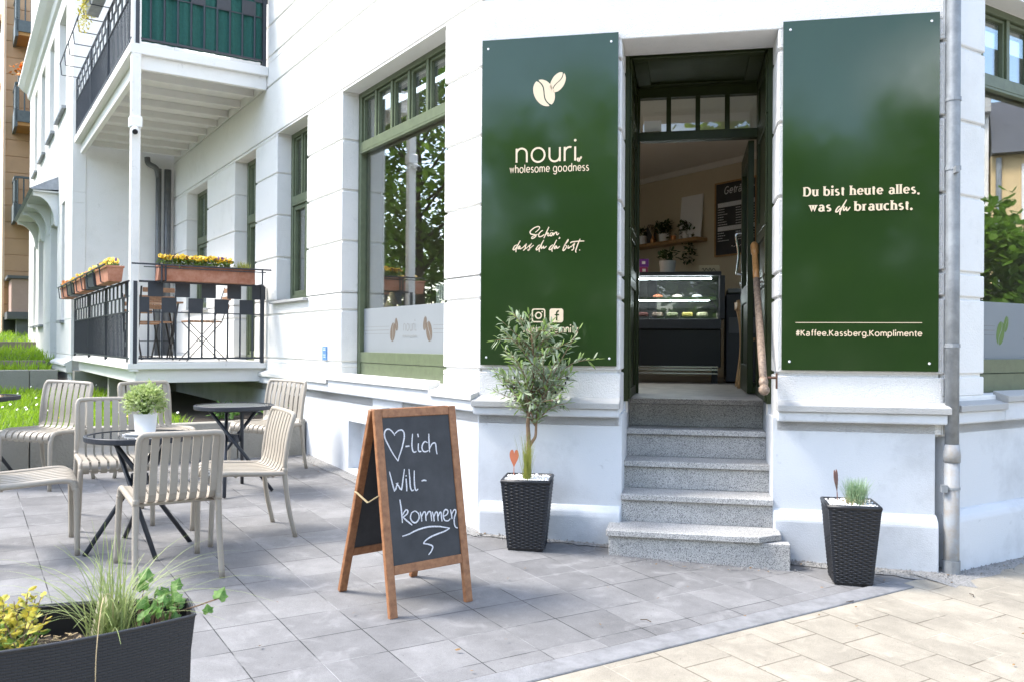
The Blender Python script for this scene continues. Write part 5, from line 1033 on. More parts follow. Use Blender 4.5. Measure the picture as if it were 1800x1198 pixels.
# ------------------------------------------------------------------ wicker pots by the steps
def wicker_pot(name, label, foot, yaw, bw, tw, h, lift):
    """tapering square pot, woven: courses of strands bulging alternately over upright stakes"""
    t = thing(name, label, "planter pot", (foot[0], foot[1], gz(*foot)), "black wicker pots beside the steps"); base_ = Vector((foot[0], foot[1], gz(*foot))); Rz = Matrix.Rotation(yaw, 3, 'Z')
    mb = MB(); nc = 40; ns = 9; sub = 2
    for c in range(nc):
        z0 = .012 + (h - .03) * c / nc; z1 = z0 + (h - .03) / nc * .93; f = (z0 + z1) / 2 / h; hw = (bw + (tw - bw) * f) / 2; pts = []
        for side in range(4):
            for j in range(ns * sub):
                tt = (j / (ns * sub)) * 2 - 1; bul = .0045 * math.cos(math.pi * (j / sub + c)) ; e = min(1, (1 - abs(tt)) * 6)
                p = Vector((tt * hw, -hw - bul * e, 0)); p = Matrix.Rotation(side * math.pi / 2, 3, 'Z') @ p; pts.append(p)
        n = len(pts); o = []
        for z, k in ((z0, .988), (z0 + (z1 - z0) * .3, 1), (z0 + (z1 - z0) * .7, 1), (z1, .988)):
            o += [base_ + Rz @ Vector((p.x * k, p.y * k, z)) for p in pts]
        mb.add(o, [(r * n + i, r * n + (i + 1) % n, (r + 1) * n + (i + 1) % n, (r + 1) * n + i) for r in range(3) for i in range(n)])
    mb.build("woven_wall", rattan_m, t, recalc=False)
    mb = MB(); q = [(-1, -1), (1, -1), (1, 1), (-1, 1)]
    rings = [[base_ + Rz @ Vector((x * a, y * a, z)) for x, y in q] for a, z in ((bw / 2 - .004, .0), (tw / 2 - .006, h - .02))]; mb.add(rings[0] + rings[1], [(3, 2, 1, 0)] + [(i, (i + 1) % 4, 4 + (i + 1) % 4, 4 + i) for i in range(4)]); mb.build("inner_liner", black_m, t)
    mb = MB(); k = tw / 2 - .008; path = [base_ + Rz @ Vector((x * k, y * k, h - .01)) for x, y in ((-1, -1), (0, -1), (1, -1), (1, 0), (1, 1), (0, 1), (-1, 1), (-1, 0))]; mb.tube(path, .014, 8, closed=True); mb.build("rim", rattan_m, t, smooth=True)
    mb = MB(); k = tw / 2 - .018; mb.add([base_ + Rz @ Vector((x * k, y * k, h - .018)) for x, y in q], [(0, 1, 2, 3)]); 
    for _ in range(420):
        p = base_ + Rz @ Vector((random.uniform(-k, k), random.uniform(-k, k), h - .012 + random.uniform(-.004, .012))); s_ = random.uniform(.005, .011); a = random.random() * 6
        vs = [p + Vector((s_ * math.cos(a + j * 1.57) * random.uniform(.7, 1.2), s_ * math.sin(a + j * 1.57), random.uniform(-.3, .3) * s_)) for j in range(4)] + [p + Zv * s_ * .8, p - Zv * s_ * .6]
        mb.add(vs, [(0, 1, 4), (1, 2, 4), (2, 3, 4), (3, 0, 4), (1, 0, 5), (2, 1, 5), (3, 2, 5), (0, 3, 5)])
    mb.build("white_pebbles", pebble_m, t, recalc=False); return t, base_, Rz
def heart_pick(label, p, hgt, wdt, yaw, tilt, m):
    t = thing("heart_pick", label, "garden pick", tuple(p)); x = Vector((math.cos(yaw), math.sin(yaw), 0)); y = Vector((-x.y, x.x, 0)); up = (Zv + y * tilt + x * tilt * .4).normalized(); mb = MB(); mb.tube([p - Zv * .05, p + up * .055], .0028, 6); mb.build("stem", m, t)
    pts = [(16 * math.sin(a) ** 3, 13 * math.cos(a) - 5 * math.cos(2 * a) - 2 * math.cos(3 * a) - math.cos(4 * a)) for a in [2 * math.pi * k / 28 for k in range(28)]]
    mb = MB(); mb.prism([(a / 32 * wdt, (b + 17) / 29 * hgt) for a, b in pts], -.0015, .0015, lambda a, b, c: p + up * (.05 + b) + x * a + y * c); mb.build("heart", m, t)
YW = math.atan2(E2.y, E2.x)
pot1, b1, r1 = wicker_pot("wicker_pot", "black wicker pot with white pebbles and the olive tree, left of the steps", (.11, 5.665), YW + R(4.5), .235, .32, .455, 0)
pot2, b2, r2 = wicker_pot("wicker_pot", "black wicker pot with blue fescue grass, right of the steps", (2.022, 5.155), YW, .215, .298, .47, 0)
heart_pick("orange metal heart on a thin stem in the olive tree pot", b1 + r1 @ Vector((-.10, .06, .45)), .125, .062, YW, .02, rust_m)
heart_pick("brown rusty metal heart seen edge on in the fescue pot", b2 + r2 @ Vector((-.06, .07, .46)), .14, .07, YW + R(62), .10, rust_dark)
fg = thing("fescue_grass", "tuft of blue green fescue growing in the right wicker pot", "grass", tuple(b2 + Zv * .45)); mb = MB()
for _ in range(520): blade(mb, b2 + r2 @ Vector((random.gauss(.03, .022), random.gauss(.0, .022), .445)), random.uniform(.09, .19), .0014, 1.0, curl=.5)
mb.build("blades", fescue_m, fg, recalc=False); mb = MB()
for _ in range(120): blade(mb, b2 + r2 @ Vector((random.gauss(0.02, .03), random.gauss(-.02, .02), .445)), random.uniform(.04, .09), .0014, 1.4, curl=.8)
mb.build("dry_blades", straw_m, fg, recalc=False)
yg = thing("yellow_grass", "bushy yellow green grass at the foot of the olive trunk", "grass", tuple(b1 + Zv * .44)); mb = MB()
for _ in range(170): 
    blade(mb, b1 + r1 @ Vector((random.gauss(.0, .012), random.gauss(-.05, .01), .44)), random.triangular(.07, .36, .2), .001, .55, curl=.1, seg=6)
mb.build("blades", yel_grass, yg, recalc=False)
# olive tree
ot = thing("olive_tree", "small olive tree with silvery leaves in the left wicker pot", "tree", tuple(b1 + Zv * .43)); B = b1 + r1 @ Vector((.0, .02, .43))
def S(dx, dz, dy=0): return B + E2 * dx + Zv * dz - N2 * dy
mb = MB()
main = cr([S(0, 0), S(.003, .15), S(.0, .28), S(-.004, .38), S(.006, .48), S(.02, .6), S(.03, .75), S(.02, .95)], 4); mb.tube(main, [.018 - .012 * i / (len(main) - 1) for i in range(len(main))], 9)
side = cr([S(.001, .21), S(.022, .25), S(.046, .29), S(.05, .35), S(.055, .43), S(.08, .53), S(.13, .64)], 4); mb.tube(side, [.012 - .007 * i / (len(side) - 1) for i in range(len(side))], 8)
tips = []
random.seed(21)
for k in range(70):
    src = random.choice((main, main, side)); i = random.randint(int(len(src) * .5), len(src) - 1); p = src[i]; a = random.uniform(0, 2 * math.pi); hh = (p - B).z; L = random.uniform(.18, .40) * (1.0 if hh < .75 else .75)
    d = (E2 * math.cos(a) * 1.0 + N2 * math.sin(a) * .72 + Zv * random.uniform(.15, 1.5)).normalized(); q = [p, p + d * L * .5 + Zv * L * .05, p + d * L - Zv * L * random.uniform(-.1, .2)]
    q = cr(q, 4); mb.tube(q, [.0042 - .003 * j / (len(q) - 1) for j in range(len(q))], 5); tips.append(q)
mb.build("trunk", trunk_m, ot, smooth=True)
m1, m2, mo = MB(), MB(), MB()
for q in tips:
    for j in range(1, len(q)):
        for s in ((0, 1, 2) if j % 2 else (0, 1)):
            p = q[j - 1].lerp(q[j], random.random()); t_ = (q[j] - q[j - 1]).normalized(); sd = t_.cross(Vector((random.gauss(0, 1), random.gauss(0, 1), random.gauss(0, 1)))).normalized()
            leaf_quad(m1 if random.random() < .72 else m2, p, random.uniform(.05, .082), random.uniform(.014, .021), (t_ * .7 + sd * .9 + Zv * .1).normalized(), .4)
    leaf_quad(m2, q[-1], .06, .013, (q[-1] - q[-2]).normalized())
    if random.random() < .25: mo.tube([q[-2] - Zv * .01, q[-2] - Zv * .016, q[-2] - Zv * .028], [.003, .008, .003], 6)
m1.build("leaves", olive_leaf, ot, recalc=False); m2.build("young_leaves", olive_leaf2, ot, recalc=False); mo.build("olives", black_m, ot, smooth=True)

# ------------------------------------------------------------------ long planter in the foreground
pl = thing("long_planter", "long grey woven planter in the left foreground", "planter", (-1.36, 2.43, gz(-1.36, 2.43)))
PZ = .74; pe = Vector((-.925, 2.52, 0)); pdx = Vector((-.90, -.436, 0)).normalized(); pdy = Vector((pdx.y, -pdx.x, 0))      # along to the left, towards the back
if pdy.y < 0: pdy = -pdy
Lp = 1.05; zb_ = gz(-1.3, 2.4) - .01
def rim(s, side, k=1.0): # s 0..1 along, side -1 front/+1 back
    bow = .085 + .115 * (1 - (2 * s - 1) ** 2) ; return pe + pdx * Lp * s * k + pdx * Lp * (1 - k) / 2 + pdy * bow * side * k
N_ = 40; loop = [(i / N_, -1) for i in range(N_ + 1)] + [(1 - i / N_, 1) for i in range(N_ + 1)]
mb = MB(); rows = 60; grid = []
for r in range(rows + 1):
    f = r / rows; z = zb_ + (PZ - zb_) * f; k = .87 + .13 * f; ring = []
    for (s, sd) in loop:
        p = rim(s, sd, k); ring.append(p + Zv * z)
    grid.append(ring)
n = len(loop); mb.add([p for g in grid for p in g], [(r * n + i, r * n + (i + 1) % n, (r + 1) * n + (i + 1) % n, (r + 1) * n + i) for r in range(rows) for i in range(n)])
wv = bpy.data.materials.new("woven_grey_resin"); wv.use_nodes = True; n_ = wv.node_tree.nodes; l_ = wv.node_tree.links; b_s = n_["Principled BSDF"]; b_s.inputs['Base Color'].default_value = (.017, .019, .024, 1); b_s.inputs['Roughness'].default_value = .5
co = n_.new("ShaderNodeTexCoord"); mpp = n_.new("ShaderNodeMapping"); mpp.inputs['Rotation'].default_value = (R(90), 0, 0)
uvz = n_.new("ShaderNodeSeparateXYZ"); l_.new(co.outputs['Object'], uvz.inputs[0]); dt = n_.new("ShaderNodeVectorMath"); dt.operation = 'DOT_PRODUCT'; dt.inputs[1].default_value = tuple(pdx); l_.new(co.outputs['Object'], dt.inputs[0])
cmb = n_.new("ShaderNodeCombineXYZ"); l_.new(dt.outputs['Value'], cmb.inputs[0]); l_.new(uvz.outputs[2], cmb.inputs[1])
bt = n_.new("ShaderNodeTexBrick"); bt.offset = .5; bt.inputs['Scale'].default_value = 1; bt.inputs['Brick Width'].default_value = .024; bt.inputs['Row Height'].default_value = .008; bt.inputs['Mortar Size'].default_value = .0016; bt.inputs['Mortar Smooth'].default_value = 1; l_.new(cmb.outputs[0], bt.inputs['Vector'])
iv = n_.new("ShaderNodeMath"); iv.operation = 'SUBTRACT'; iv.inputs[0].default_value = 1; l_.new(bt.outputs['Fac'], iv.inputs[1]); bpn = n_.new("ShaderNodeBump"); bpn.inputs['Strength'].default_value = .55; bpn.inputs['Distance'].default_value = .004; l_.new(iv.outputs[0], bpn.inputs['Height']); l_.new(bpn.outputs[0], b_s.inputs['Normal'])
mb.build("woven_wall", wv, pl, smooth=False)
mb = MB(); vs = []
for (s, sd) in loop:
    for k, z in ((1.0, PZ - .006), (1.0, PZ), (.985, PZ), (.975, PZ - .25)):
        p = rim(s, sd * (1 if k > .99 else .93), k); vs.append(p + Zv * z)
mb.add(vs, [(4 * i + j, 4 * i + j + 1, 4 * ((i + 1) % n) + j + 1, 4 * ((i + 1) % n) + j) for i in range(n) for j in range(3)]); mb.build("liner", mat("dark_liner", (.018, .018, .02), .6), pl)
mb = MB(); mb.tube([rim(s, sd) + Zv * (PZ + .001) for s, sd in loop], .0035, 6, closed=True); mb.build("rim", rattan_grey, pl, smooth=True)
mb = MB(); vs = []
for i in range(N_ + 1):
    for j in range(9): p = rim(i / N_, (-1 + 2 * j / 8) * .93, .98); vs.append(p + Zv * (PZ - .085 + random.uniform(-.012, .012)))
mb.add(vs, [(9 * i + j, 9 * i + j + 1, 9 * i + 10 + j, 9 * i + 9 + j) for i in range(N_) for j in range(8)]); mb.build("soil", soil_m, pl)
mb = MB()
for _ in range(500):
    p = rim(random.uniform(.05, .75), random.uniform(-.85, .85), .97) + Zv * (PZ - .075); mb.bar(p, p + Vector((random.gauss(0, .012), random.gauss(0, .012), random.uniform(-.002, .006))), .003, .002)
mb.build("bark_chips", straw_m, pl)
def PL(s, side): return rim(s, side, .96) + Zv * (PZ - .08)
og = thing("ornamental_grass", "tall arching ornamental grass in the middle of the long planter", "grass", tuple(PL(.19, .1))); mb = MB(); random.seed(5)
cg = PL(.19, .1)
for _ in range(150): blade(mb, cg + Vector((random.gauss(0, .028), random.gauss(0, .02), 0)), random.choice((random.uniform(.16, .28), random.uniform(.22, .38))), .0017, 1.35, curl=1.15, seg=9)
for _ in range(9): blade(mb, cg + Vector((random.gauss(0, .02), random.gauss(0, .02), 0)), random.uniform(.25, .33), .0017, 1.0, d=Vector((random.uniform(-1, -.3), -.8, 0)).normalized(), curl=1.7, seg=10)
mb.build("blades", blade_m, og, recalc=False)
mb = MB(); q = cr([cg, cg + Vector((.03, -.06, .14)), cg + Vector((.05, -.16, .17)), cg + Vector((.06, -.215, .05)), cg + Vector((.062, -.22, -.08)), cg + Vector((.068, -.222, -.16)), cg + Vector((.06, -.222, -.2))], 5); mb.strip(q, [.0012] * len(q), (0, -1, 0)); mb.build("hanging_blade", straw_m, og)
lb_ = thing("plant_label", "pale plastic plant label stuck in the long planter", "plant label", tuple(PL(.24, .3))); mb = MB(); p = PL(.235, .25); mb.hexa([p + Vector(v) for v in ((-.018, 0, -.02), (.018, -.008, -.02), (.018, -.006, -.02), (-.018, .002, -.02), (-.0, .03, .13), (.04, .022, .13), (.04, .024, .13), (0, .032, .13))]); mb.build("tag", mat("cream_plastic", (.62, .56, .42), .5), lb_)
ys = thing("yellow_shrub", "yellow variegated shrub at the left end of the long planter", "shrub", tuple(PL(.42, 0))); st, ly, lg = MB(), MB(), MB(); random.seed(11)
for _ in range(52):
    s_ = random.uniform(.37, .56); p = PL(s_, random.uniform(-.75, .75)); d = Vector((random.gauss(0, .3), random.gauss(-.05, .3), 1)).normalized(); L = random.uniform(.08, .175); e = p + d * L; st.tube([p, p.lerp(e, .5) + Vector((random.gauss(0, .006), 0, 0)), e], [.0022, .0018, .0012], 5)
    for j in range(15):
        t = random.uniform(.2, 1.03); ld_ = (d * .55 + Vector((random.gauss(0, .8), random.gauss(0, .8), random.gauss(.1, .35)))).normalized(); leaf_quad(ly if t > .62 or random.random() < .2 else lg, p + d * L * t, random.uniform(.02, .033), random.uniform(.013, .019), ld_)
st.build("stems", trunk_m, ys); ly.build("yellow_leaves", yellow_leaf, ys, recalc=False); lg.build("green_leaves", green_leaf, ys, recalc=False)
iv_ = thing("ivy", "bright green ivy trailing over the right end of the long planter", "ivy", tuple(PL(.07, 0))); st, lv = MB(), MB(); random.seed(9)
def ivy_leaf_add(mb, p, nrm, up, s):
    n0 = Vector(nrm).normalized(); x = Vector(up).cross(n0).normalized(); y = n0.cross(x)
    prof = [(0, -.05), (.34, -.2), (.56, .02), (.5, .2), (.64, .46), (.38, .54), (.2, .78), (0, 1.0)]; pts = prof + [(-a, b) for a, b in prof[1:-1][::-1]]
    mb.add([p + n0 * .1 * s] + [p + x * a * s + y * b * s - n0 * (abs(a) * .35 * s) for a, b in pts], [(0, 1 + i, 1 + (i + 1) % len(pts)) for i in range(len(pts))])
for k in range(52):
    s_ = random.uniform(.01, .13); side = random.uniform(-.8, .9); p = PL(s_, side) + Zv * random.uniform(.02, .13); st.tube([PL(s_ + random.uniform(-.03, .03), side * .6), p], .0014, 4)
    ivy_leaf_add(lv, p, (random.gauss(0, .5), random.gauss(-.7, .4), random.uniform(.4, 1)), (random.gauss(0, .6), random.gauss(0, .3), 1), random.choice((random.uniform(.014, .024), random.uniform(.024, .042))))
ivp = cr([PL(.1, 0) + Zv * .03, PL(.04, .1) + Zv * .06, rim(0, 0) + Zv * (PZ + .012) + Vector((.03, -.02, 0)), rim(0, -.2) + Zv * (PZ + .02) + Vector((.075, .0, .01))], 5); st.tube(ivp, .0022, 5)
for p, s in ((ivp[-1], .036), (ivp[-4] - Zv * .03, .026), (PL(.1, .6) + Zv * .155, .038), (PL(.02, .5) + Zv * .13, .03)): ivy_leaf_add(lv, p, (random.gauss(.2, .3), -.8, .5), (random.gauss(.2, .4), 0, 1), s)
st.build("stems", trunk_m, iv_); lv.build("leaves", ivy_leaf, iv_, recalc=False)

# ------------------------------------------------------------------ folding furniture on the balcony
def fold_chair(u, d, rz, label):
    t = thing("folding_chair", label, "chair", tuple(T1(u, d, 1.297)), "folding chairs on the balcony"); o = T1(u, d, 1.297); Mx = Matrix.Rotation(rz, 3, 'Z'); F = lambda x, y, z: o + Mx @ Vector((x, y, z))      # front towards -y
    mb = MB()
    for k in range(6): mb.box((-.19, -.2 + k * .063, .445), (.19, -.2 + k * .063 + .05, .463), F)
    mb.build("seat", slat_wood, t, bevel=.003); mb = MB()
    for z in (.60, .70, .80): mb.box((-.18, .245 + (z - .6) * .2, z), (.18, .258 + (z - .6) * .2, z + .055), F)
    mb.build("backrest", slat_wood, t, bevel=.003)
    for s in (-.195, .195):
        mb = MB(); mb.bar(F(s, -.22, 0), F(s, .17, .45), .02, .008); mb.bar(F(s, .17, .45), F(s, .30, .87), .02, .008); mb.build("leg", black_m, t); mb = MB(); mb.bar(F(s * .9, .24, 0), F(s * .9, -.2, .45), .02, .008); mb.build("leg", black_m, t)
    mb = MB(); mb.bar(F(-.195, -.2, .02), F(.195, -.2, .02), .01); mb.bar(F(-.18, .22, .02), F(.18, .22, .02), .01); mb.bar(F(-.19, -.02, .225), F(.19, -.02, .225), .008); mb.build("stretcher", black_m, t)
aE = math.atan2(E1.y, E1.x)
fold_chair(5.30, -.62, math.atan2(-N1.x, N1.y), "black folding chair with wooden slats nearest the balcony door")
fold_chair(6.05, -1.02, aE + R(90), "black folding chair with wooden slats beside the long balcony rail")
fold_chair(7.3, -.95, aE - R(90), "black folding chair with wooden slats behind the folding table")
ft = thing("folding_table", "wooden slatted folding table on the balcony between the chairs", "table", tuple(T1(6.6, -.95, 1.297))); mb = MB()
for k in range(7): mb.box((6.32 + k * .08, -1.22, 2.0), (6.385 + k * .08, -.62, 2.02), T1)
mb.build("tabletop", slat_wood, ft)
for d in (-1.15, -.7): mb = MB(); mb.bar(T1(6.34, d, 1.297), T1(6.84, d, 2.0), .02, .01); mb.build("leg", black_m, ft); mb = MB(); mb.bar(T1(6.84, d + .02, 1.297), T1(6.34, d + .02, 2.0), .02, .01); mb.build("leg", black_m, ft)
# ------------------------------------------------------------------ terraced lawn left of the paving
def wall_thing(name, label, u0, u1, d0, d1, z0, z1, m, joints=(), cap=0):
    mb = MB(); ds = [d0] + list(joints) + [d1]
    for a, b in zip(ds, ds[1:]): mb.box((u0, a + .004, z0), (u1, b - .004, z1), T1)
    o = mb.build(name, m, bevel=.008); return top(o, label, "wall", "concrete retaining walls of the lawn")
wall_thing("retaining_wall", "low mossy concrete edging blocks behind the terrace chairs", 3.47, 3.62, -7.0, -.01, -.2, .735, concrete_m, (-5.6, -4.6, -3.55, -2.5, -1.45, -.7))
wall_thing("retaining_wall", "grey concrete retaining wall behind the lawn at the foot of the house wing", 10.42, 10.6, -9, -1.66, .3, 1.062, concrete_m, (-6.5, -4.2, -2.06))
wall_thing("retaining_wall", "brown concrete wall on the second terrace", 12.2, 12.4, -9, -1.70, .5, 1.175, concrete_dark, (-4.5, -2.1))
wall_thing("retaining_wall", "dark mossy concrete wall on the third terrace below the orange house", 17.0, 17.25, -12, -1.4, .8, 1.50, concrete_dark, (-6, -3.5))
def lawn_sheet(name, m, u0, u1, d0, d1, z, z2=None):
    mb = MB(); z2 = z if z2 is None else z2; mb.add([T1(u0, d0, z), T1(u1, d0, z2), T1(u1, d1, z2), T1(u0, d1, z)], [(0, 1, 2, 3)]); o = mb.build(name, m); o["kind"] = 'structure'; return o
earth_g = mat("lawn_earth", (.06, .10, .02), .95, noise=(6, .4), bump=(60, .8))
lawn_sheet("lawn_ground", earth_g, 3.62, 10.42, -9, -1.1, .69, .72); lawn_sheet("soil_bed", soil_m, 3.62, 10.42, -1.1, -.005, .69, .72)
lawn_sheet("lawn_ground", earth_g, 10.6, 12.2, -9, -1.6, 1.03, 1.04); lawn_sheet("lawn_ground", earth_g, 12.4, 17.0, -12, -1.3, 1.1, 1.34); lawn_sheet("lawn_ground", earth_g, 17.25, 24, -12, .5, 1.42, 1.72)
random.seed(2)
mb = MB(); fl_ = MB(); fy = MB()
for _ in range(15000):
    u = 3.65 + 6.7 * random.random() ** 1.15; d = -1.1 - (3.6 + .1 * (u - 3.6)) * random.random(); p = T1(u, d, .69 + .03 * (u - 3.6) / 6.8); h = random.uniform(.05, .125) * (1 + .5 * math.sin(u * 2.3) * math.sin(d * 3.1)); blade(mb, p, h, .0035 + .0007 * (u - 3.6), .9, curl=.9, seg=3)
    if random.random() < .007:
        q = p + Zv * (h * .95 + .02); mm = fl_ if random.random() < .85 else fy; nd = Vector((random.gauss(0, .4), -.6, .7)).normalized(); x = nd.orthogonal().normalized(); y = nd.cross(x); mm.add([q + (x * math.cos(a) + y * math.sin(a)) * .013 for a in [k * math.pi / 4 for k in range(8)]], [list(range(8))])
for (ua, ub, da, db, za, zb2, n_) in ((10.62, 12.15, -5, -1.7, 1.03, 1.04, 900), (12.45, 16.9, -6, -1.5, 1.1, 1.33, 3000), (17.3, 23.8, -6, .2, 1.42, 1.7, 3200)):
    for _ in range(n_):
        u = random.uniform(ua, ub); d = random.uniform(da, db); p = T1(u, d, za + (zb2 - za) * (u - ua) / (ub - ua)); blade(mb, p, random.uniform(.08, .22), .009, .9, seg=3)
g_ = mb.build("lawn_grass", grass_m, recalc=False); tag(g_, kind='stuff')
f_ = fl_.build("lawn_flowers", daisy_m, recalc=False); tag(f_, kind='stuff'); f2 = fy.build("lawn_flowers", pansy_y, recalc=False); tag(f2, kind='stuff')
# low weeds in the shade under the balcony
for k, (u, d, lab) in enumerate(((4.35, -.62, "leafy green weed on the dark soil under the balcony"), (3.85, -.25, "small weed by the wall under the balcony end"))):
    p = T1(u, d, .69); t = thing("weed", lab, "plant", tuple(p)); mb = MB()
    for _ in range(40 if k == 0 else 18):
        q = p + Vector((random.gauss(0, .09), random.gauss(0, .07), random.uniform(.04, .16))); leaf_quad(mb, q, .09, .05)
    mb.build("leaves", ivy_leaf, t, recalc=False)
    mb = MB()
    for _ in range(8): mb.tube([p, p + Vector((random.gauss(0, .08), random.gauss(0, .06), .12))], .003, 4)
    mb.build("stems", green_leaf, t)
mb = MB()
for u in (5.2, 7.6): mb.box((u, -1.3, .5), (u + .14, -1.16, 1.07), T1)
mb.build("balcony_pier", concrete_m, H)
mb = MB(); mb.box((9.7, -1.5, .2), (10.06, -.01, 1.06), T1); mb.build("plinth", concrete_m, H)

# ------------------------------------------------------------------ the orange house up the street
OH = thing("apartment_house", "orange plastered apartment house with grey balconies at the left edge", "building", tuple(T1(24, -1.9, 1.6)))
mb = MB(); z = 2.1
while z < 14:
    mb.box((24.0, -1.87, z + .012), (24.3, 6, z + .468), T1); z += .48
mb.box((24.02, -1.85, 0), (34, 6, 14), T1); mb.build("wall", orange_wall, OH, bevel=.008)
mb = MB(); mb.box((23.96, -1.92, .5), (34, -1.86, 14), T1)
for u in (26, 28.5, 31): 
    for z in (3.0, 6.2, 9.4): mb.box((u, -1.98, z), (u + 1.3, -1.9, z + .12), T1); mb.box((u, -2.0, z + 2.05), (u + 1.3, -1.9, z + 2.25), T1)
mb.build("wall", orange_sunlit, OH)
for u in (26.1, 28.6, 31.1):
    for z in (3.12, 6.32, 9.52): mb = MB(); mb.box((u, -1.925, z), (u + 1.1, -1.915, z + 1.9), T1); mb.build("window", dark_void, OH)
for z in (4.95, 7.6, 10.15):
    mb = MB(); mb.box((22.9, -1.62, z), (24.05, .6, z + .10), T1); b = mb.build("balcony", orange_under, OH); mb = MB(); mb.box((22.86, -1.66, z + .1), (22.93, .6, z + .42), T1); mb.box((22.86, -1.70, z - .05), (24.0, -1.62, z + .45), T1); mb.build("edge_beam", grey_iron, b)
    mb = MB(); 
    for k in range(14): mb.bar(T1(22.9, -1.6 + k * .15, z + .4), T1(22.9, -1.6 + k * .15, z + 1.15), .03)
    for k in range(6): mb.bar(T1(22.95 + k * .18, -1.66, z + .4), T1(22.95 + k * .18, -1.66, z + 1.15), .03)
    mb.bar(T1(22.9, -1.66, z + 1.18), T1(22.9, .6, z + 1.18), .06); mb.bar(T1(22.9, -1.66, z + 1.18), T1(24, -1.66, z + 1.18), .06); mb.box((22.93, -1.68, z + .5), (23.3, -1.60, z + 1.1), T1); mb.build("railing", grey_iron, b)
fb = thing("flower_pot", "pot of orange flowers on the orange house's middle balcony", "flower pot", tuple(T1(22.9, -1.45, 8.8))); mb = MB(); mb.box((22.75, -1.62, 8.8), (22.95, -1.2, 9.0), T1); mb.build("trough", grey_iron, fb); mb = MB()
for _ in range(120): leaf_quad(mb, T1(22.85 + random.gauss(0, .1), -1.42 + random.gauss(0, .14), 9.05 + random.gauss(.08, .1)), .1, .08)
mb.build("blossoms", pansy_o, fb, recalc=False)
mb = MB(); mb.box((22.6, -1.75, 2.3), (24.05, -.2, 3.25), T1); bay = mb.build("bay", pinkish, OH, bevel=.02)
for a, b, c in ((22.5, 3.25, 3.33), (22.45, 2.12, 2.22), (22.52, 2.22, 2.32)): mb = MB(); mb.box((a, -1.85, b), (24.06, .0, c), T1); mb.build("ledge", mat("dark_ledge", (.12, .12, .115), .7), bay)
mb = MB(); mb.box((22.8, -1.6, 1.0), (23.4, -.95, 2.13), T1); mb.build("pier", mat("grey_base", (.2, .2, .21), .8), bay); mb = MB(); mb.box((23.9, -1.88, .8), (24.01, 6, 2.2), T1); mb.build("plinth", mat("dark_base", (.05, .05, .055), .8), OH)
mb = MB(); mb.add([T1(23.5, -2.4, 14), T1(35, -2.4, 14), T1(35, 7, 14), T1(23.5, 7, 14), T1(26, 2, 17), T1(33, 2, 17)], [(0, 1, 5, 4), (1, 2, 5), (2, 3, 4, 5), (3, 0, 4), (3, 2, 1, 0)]); mb.build("roof", roof_m, OH)

# ------------------------------------------------------------------ street trees and house opposite (seen in glass and signs)
def tree(x, y, h, r, label, seed, leaf=None, n=9000, lo=.12, ls=1.0):
    """trunk, forked limbs and a crown of leaf clumps on an egg-shaped envelope"""
    random.seed(seed); z0 = gz(x, y); t = thing("street_tree", label, "tree", (x, y, z0), "trees across the street"); B = Vector((x, y, z0)); mb = MB()
    mb.tube([B - Zv * .1, B + Zv * h * .2, B + Zv * h * .5 + Vector((.1, .1, 0)), B + Zv * h * .8], [.17, .13, .08, .02], 10); cl = []
    zc = h * (lo + 1) / 2; rz = h * (1 - lo) / 2
    for k in range(60):
        d = Vector((random.gauss(0, 1), random.gauss(0, 1), random.gauss(0, 1))).normalized() * random.uniform(.35, .86)
        w = 1.0 - .25 * max(0, d.z); c = B + Vector((d.x * r * w, d.y * r * w, zc + d.z * rz)); cl.append((c, r * random.uniform(.2, .36)))
        if k % 3 == 0: s0 = max(.15, min(.75, (c.z - z0) / h * .7)); p = B + Zv * h * s0; mb.tube([p, p.lerp(c, .55) + Zv * .15, c], [.045, .025, .008], 5)
    mb.build("trunk", bark_m, t, smooth=True); mb = MB()
    for _ in range(n):
        c, q = random.choice(cl); d = Vector((random.gauss(0, 1), random.gauss(0, 1), random.gauss(0, .75))).normalized() * q * random.random() ** .45
        leaf_quad(mb, c + d, random.uniform(.16, .27) * ls, random.uniform(.11, .17) * ls)
    mb.build("crown", leaf or tree_leaf, t, recalc=False)
def hedge(name, label, pts, hgt, dep, n, leaf, ls=1.0):
    """clipped hedge grown along a line of world points"""
    c = sum((Vector(p) for p in pts), Vector((0, 0))) / len(pts); t = thing(name, label, "hedge", (c.x, c.y, gz(c.x, c.y))); st = MB(); mb = MB()
    for a, b in zip(pts, pts[1:]):
        a, b = Vector(a), Vector(b); sd = Vector((a.y - b.y, b.x - a.x)).normalized()
        for _ in range(int(n * (b - a).length)):
            p = a.lerp(b, random.random()) + sd * dep * random.uniform(-.5, .5); hh = hgt * (1 + .12 * math.sin(p.x * 1.3) + .1 * math.sin(p.y * 1.9)); leaf_quad(mb, Vector((p.x, p.y, gz(p.x, p.y) + hh * random.random() ** .7)), .24 * ls, .16 * ls)
        for k in range(int((b - a).length / .8)):
            p = a.lerp(b, (k + .5) * .8 / (b - a).length); st.tube([(p.x, p.y, gz(p.x, p.y) - .1), (p.x, p.y, gz(p.x, p.y) + hgt * .8)], .035, 5)
    st.build("stems", bark_m, t); mb.build("foliage", leaf, t, recalc=False)
tree(-14.6, 15.4, 11.0, 3.9, "broad green tree at the far end of the lawn, mirrored in the shop window", 31, tree_leaf, 9500, .03)
tree(-16.2, 11.2, 10.0, 3.7, "dark green tree beside the lawn, mirrored in the shop window", 32, tree_leaf, 9500, .03)
tree(-21, 14.0, 12.5, 4.4, "tall green tree furthest up the street, mirrored in the shop window", 33, tree_leaf, 9000, .05, 1.4)
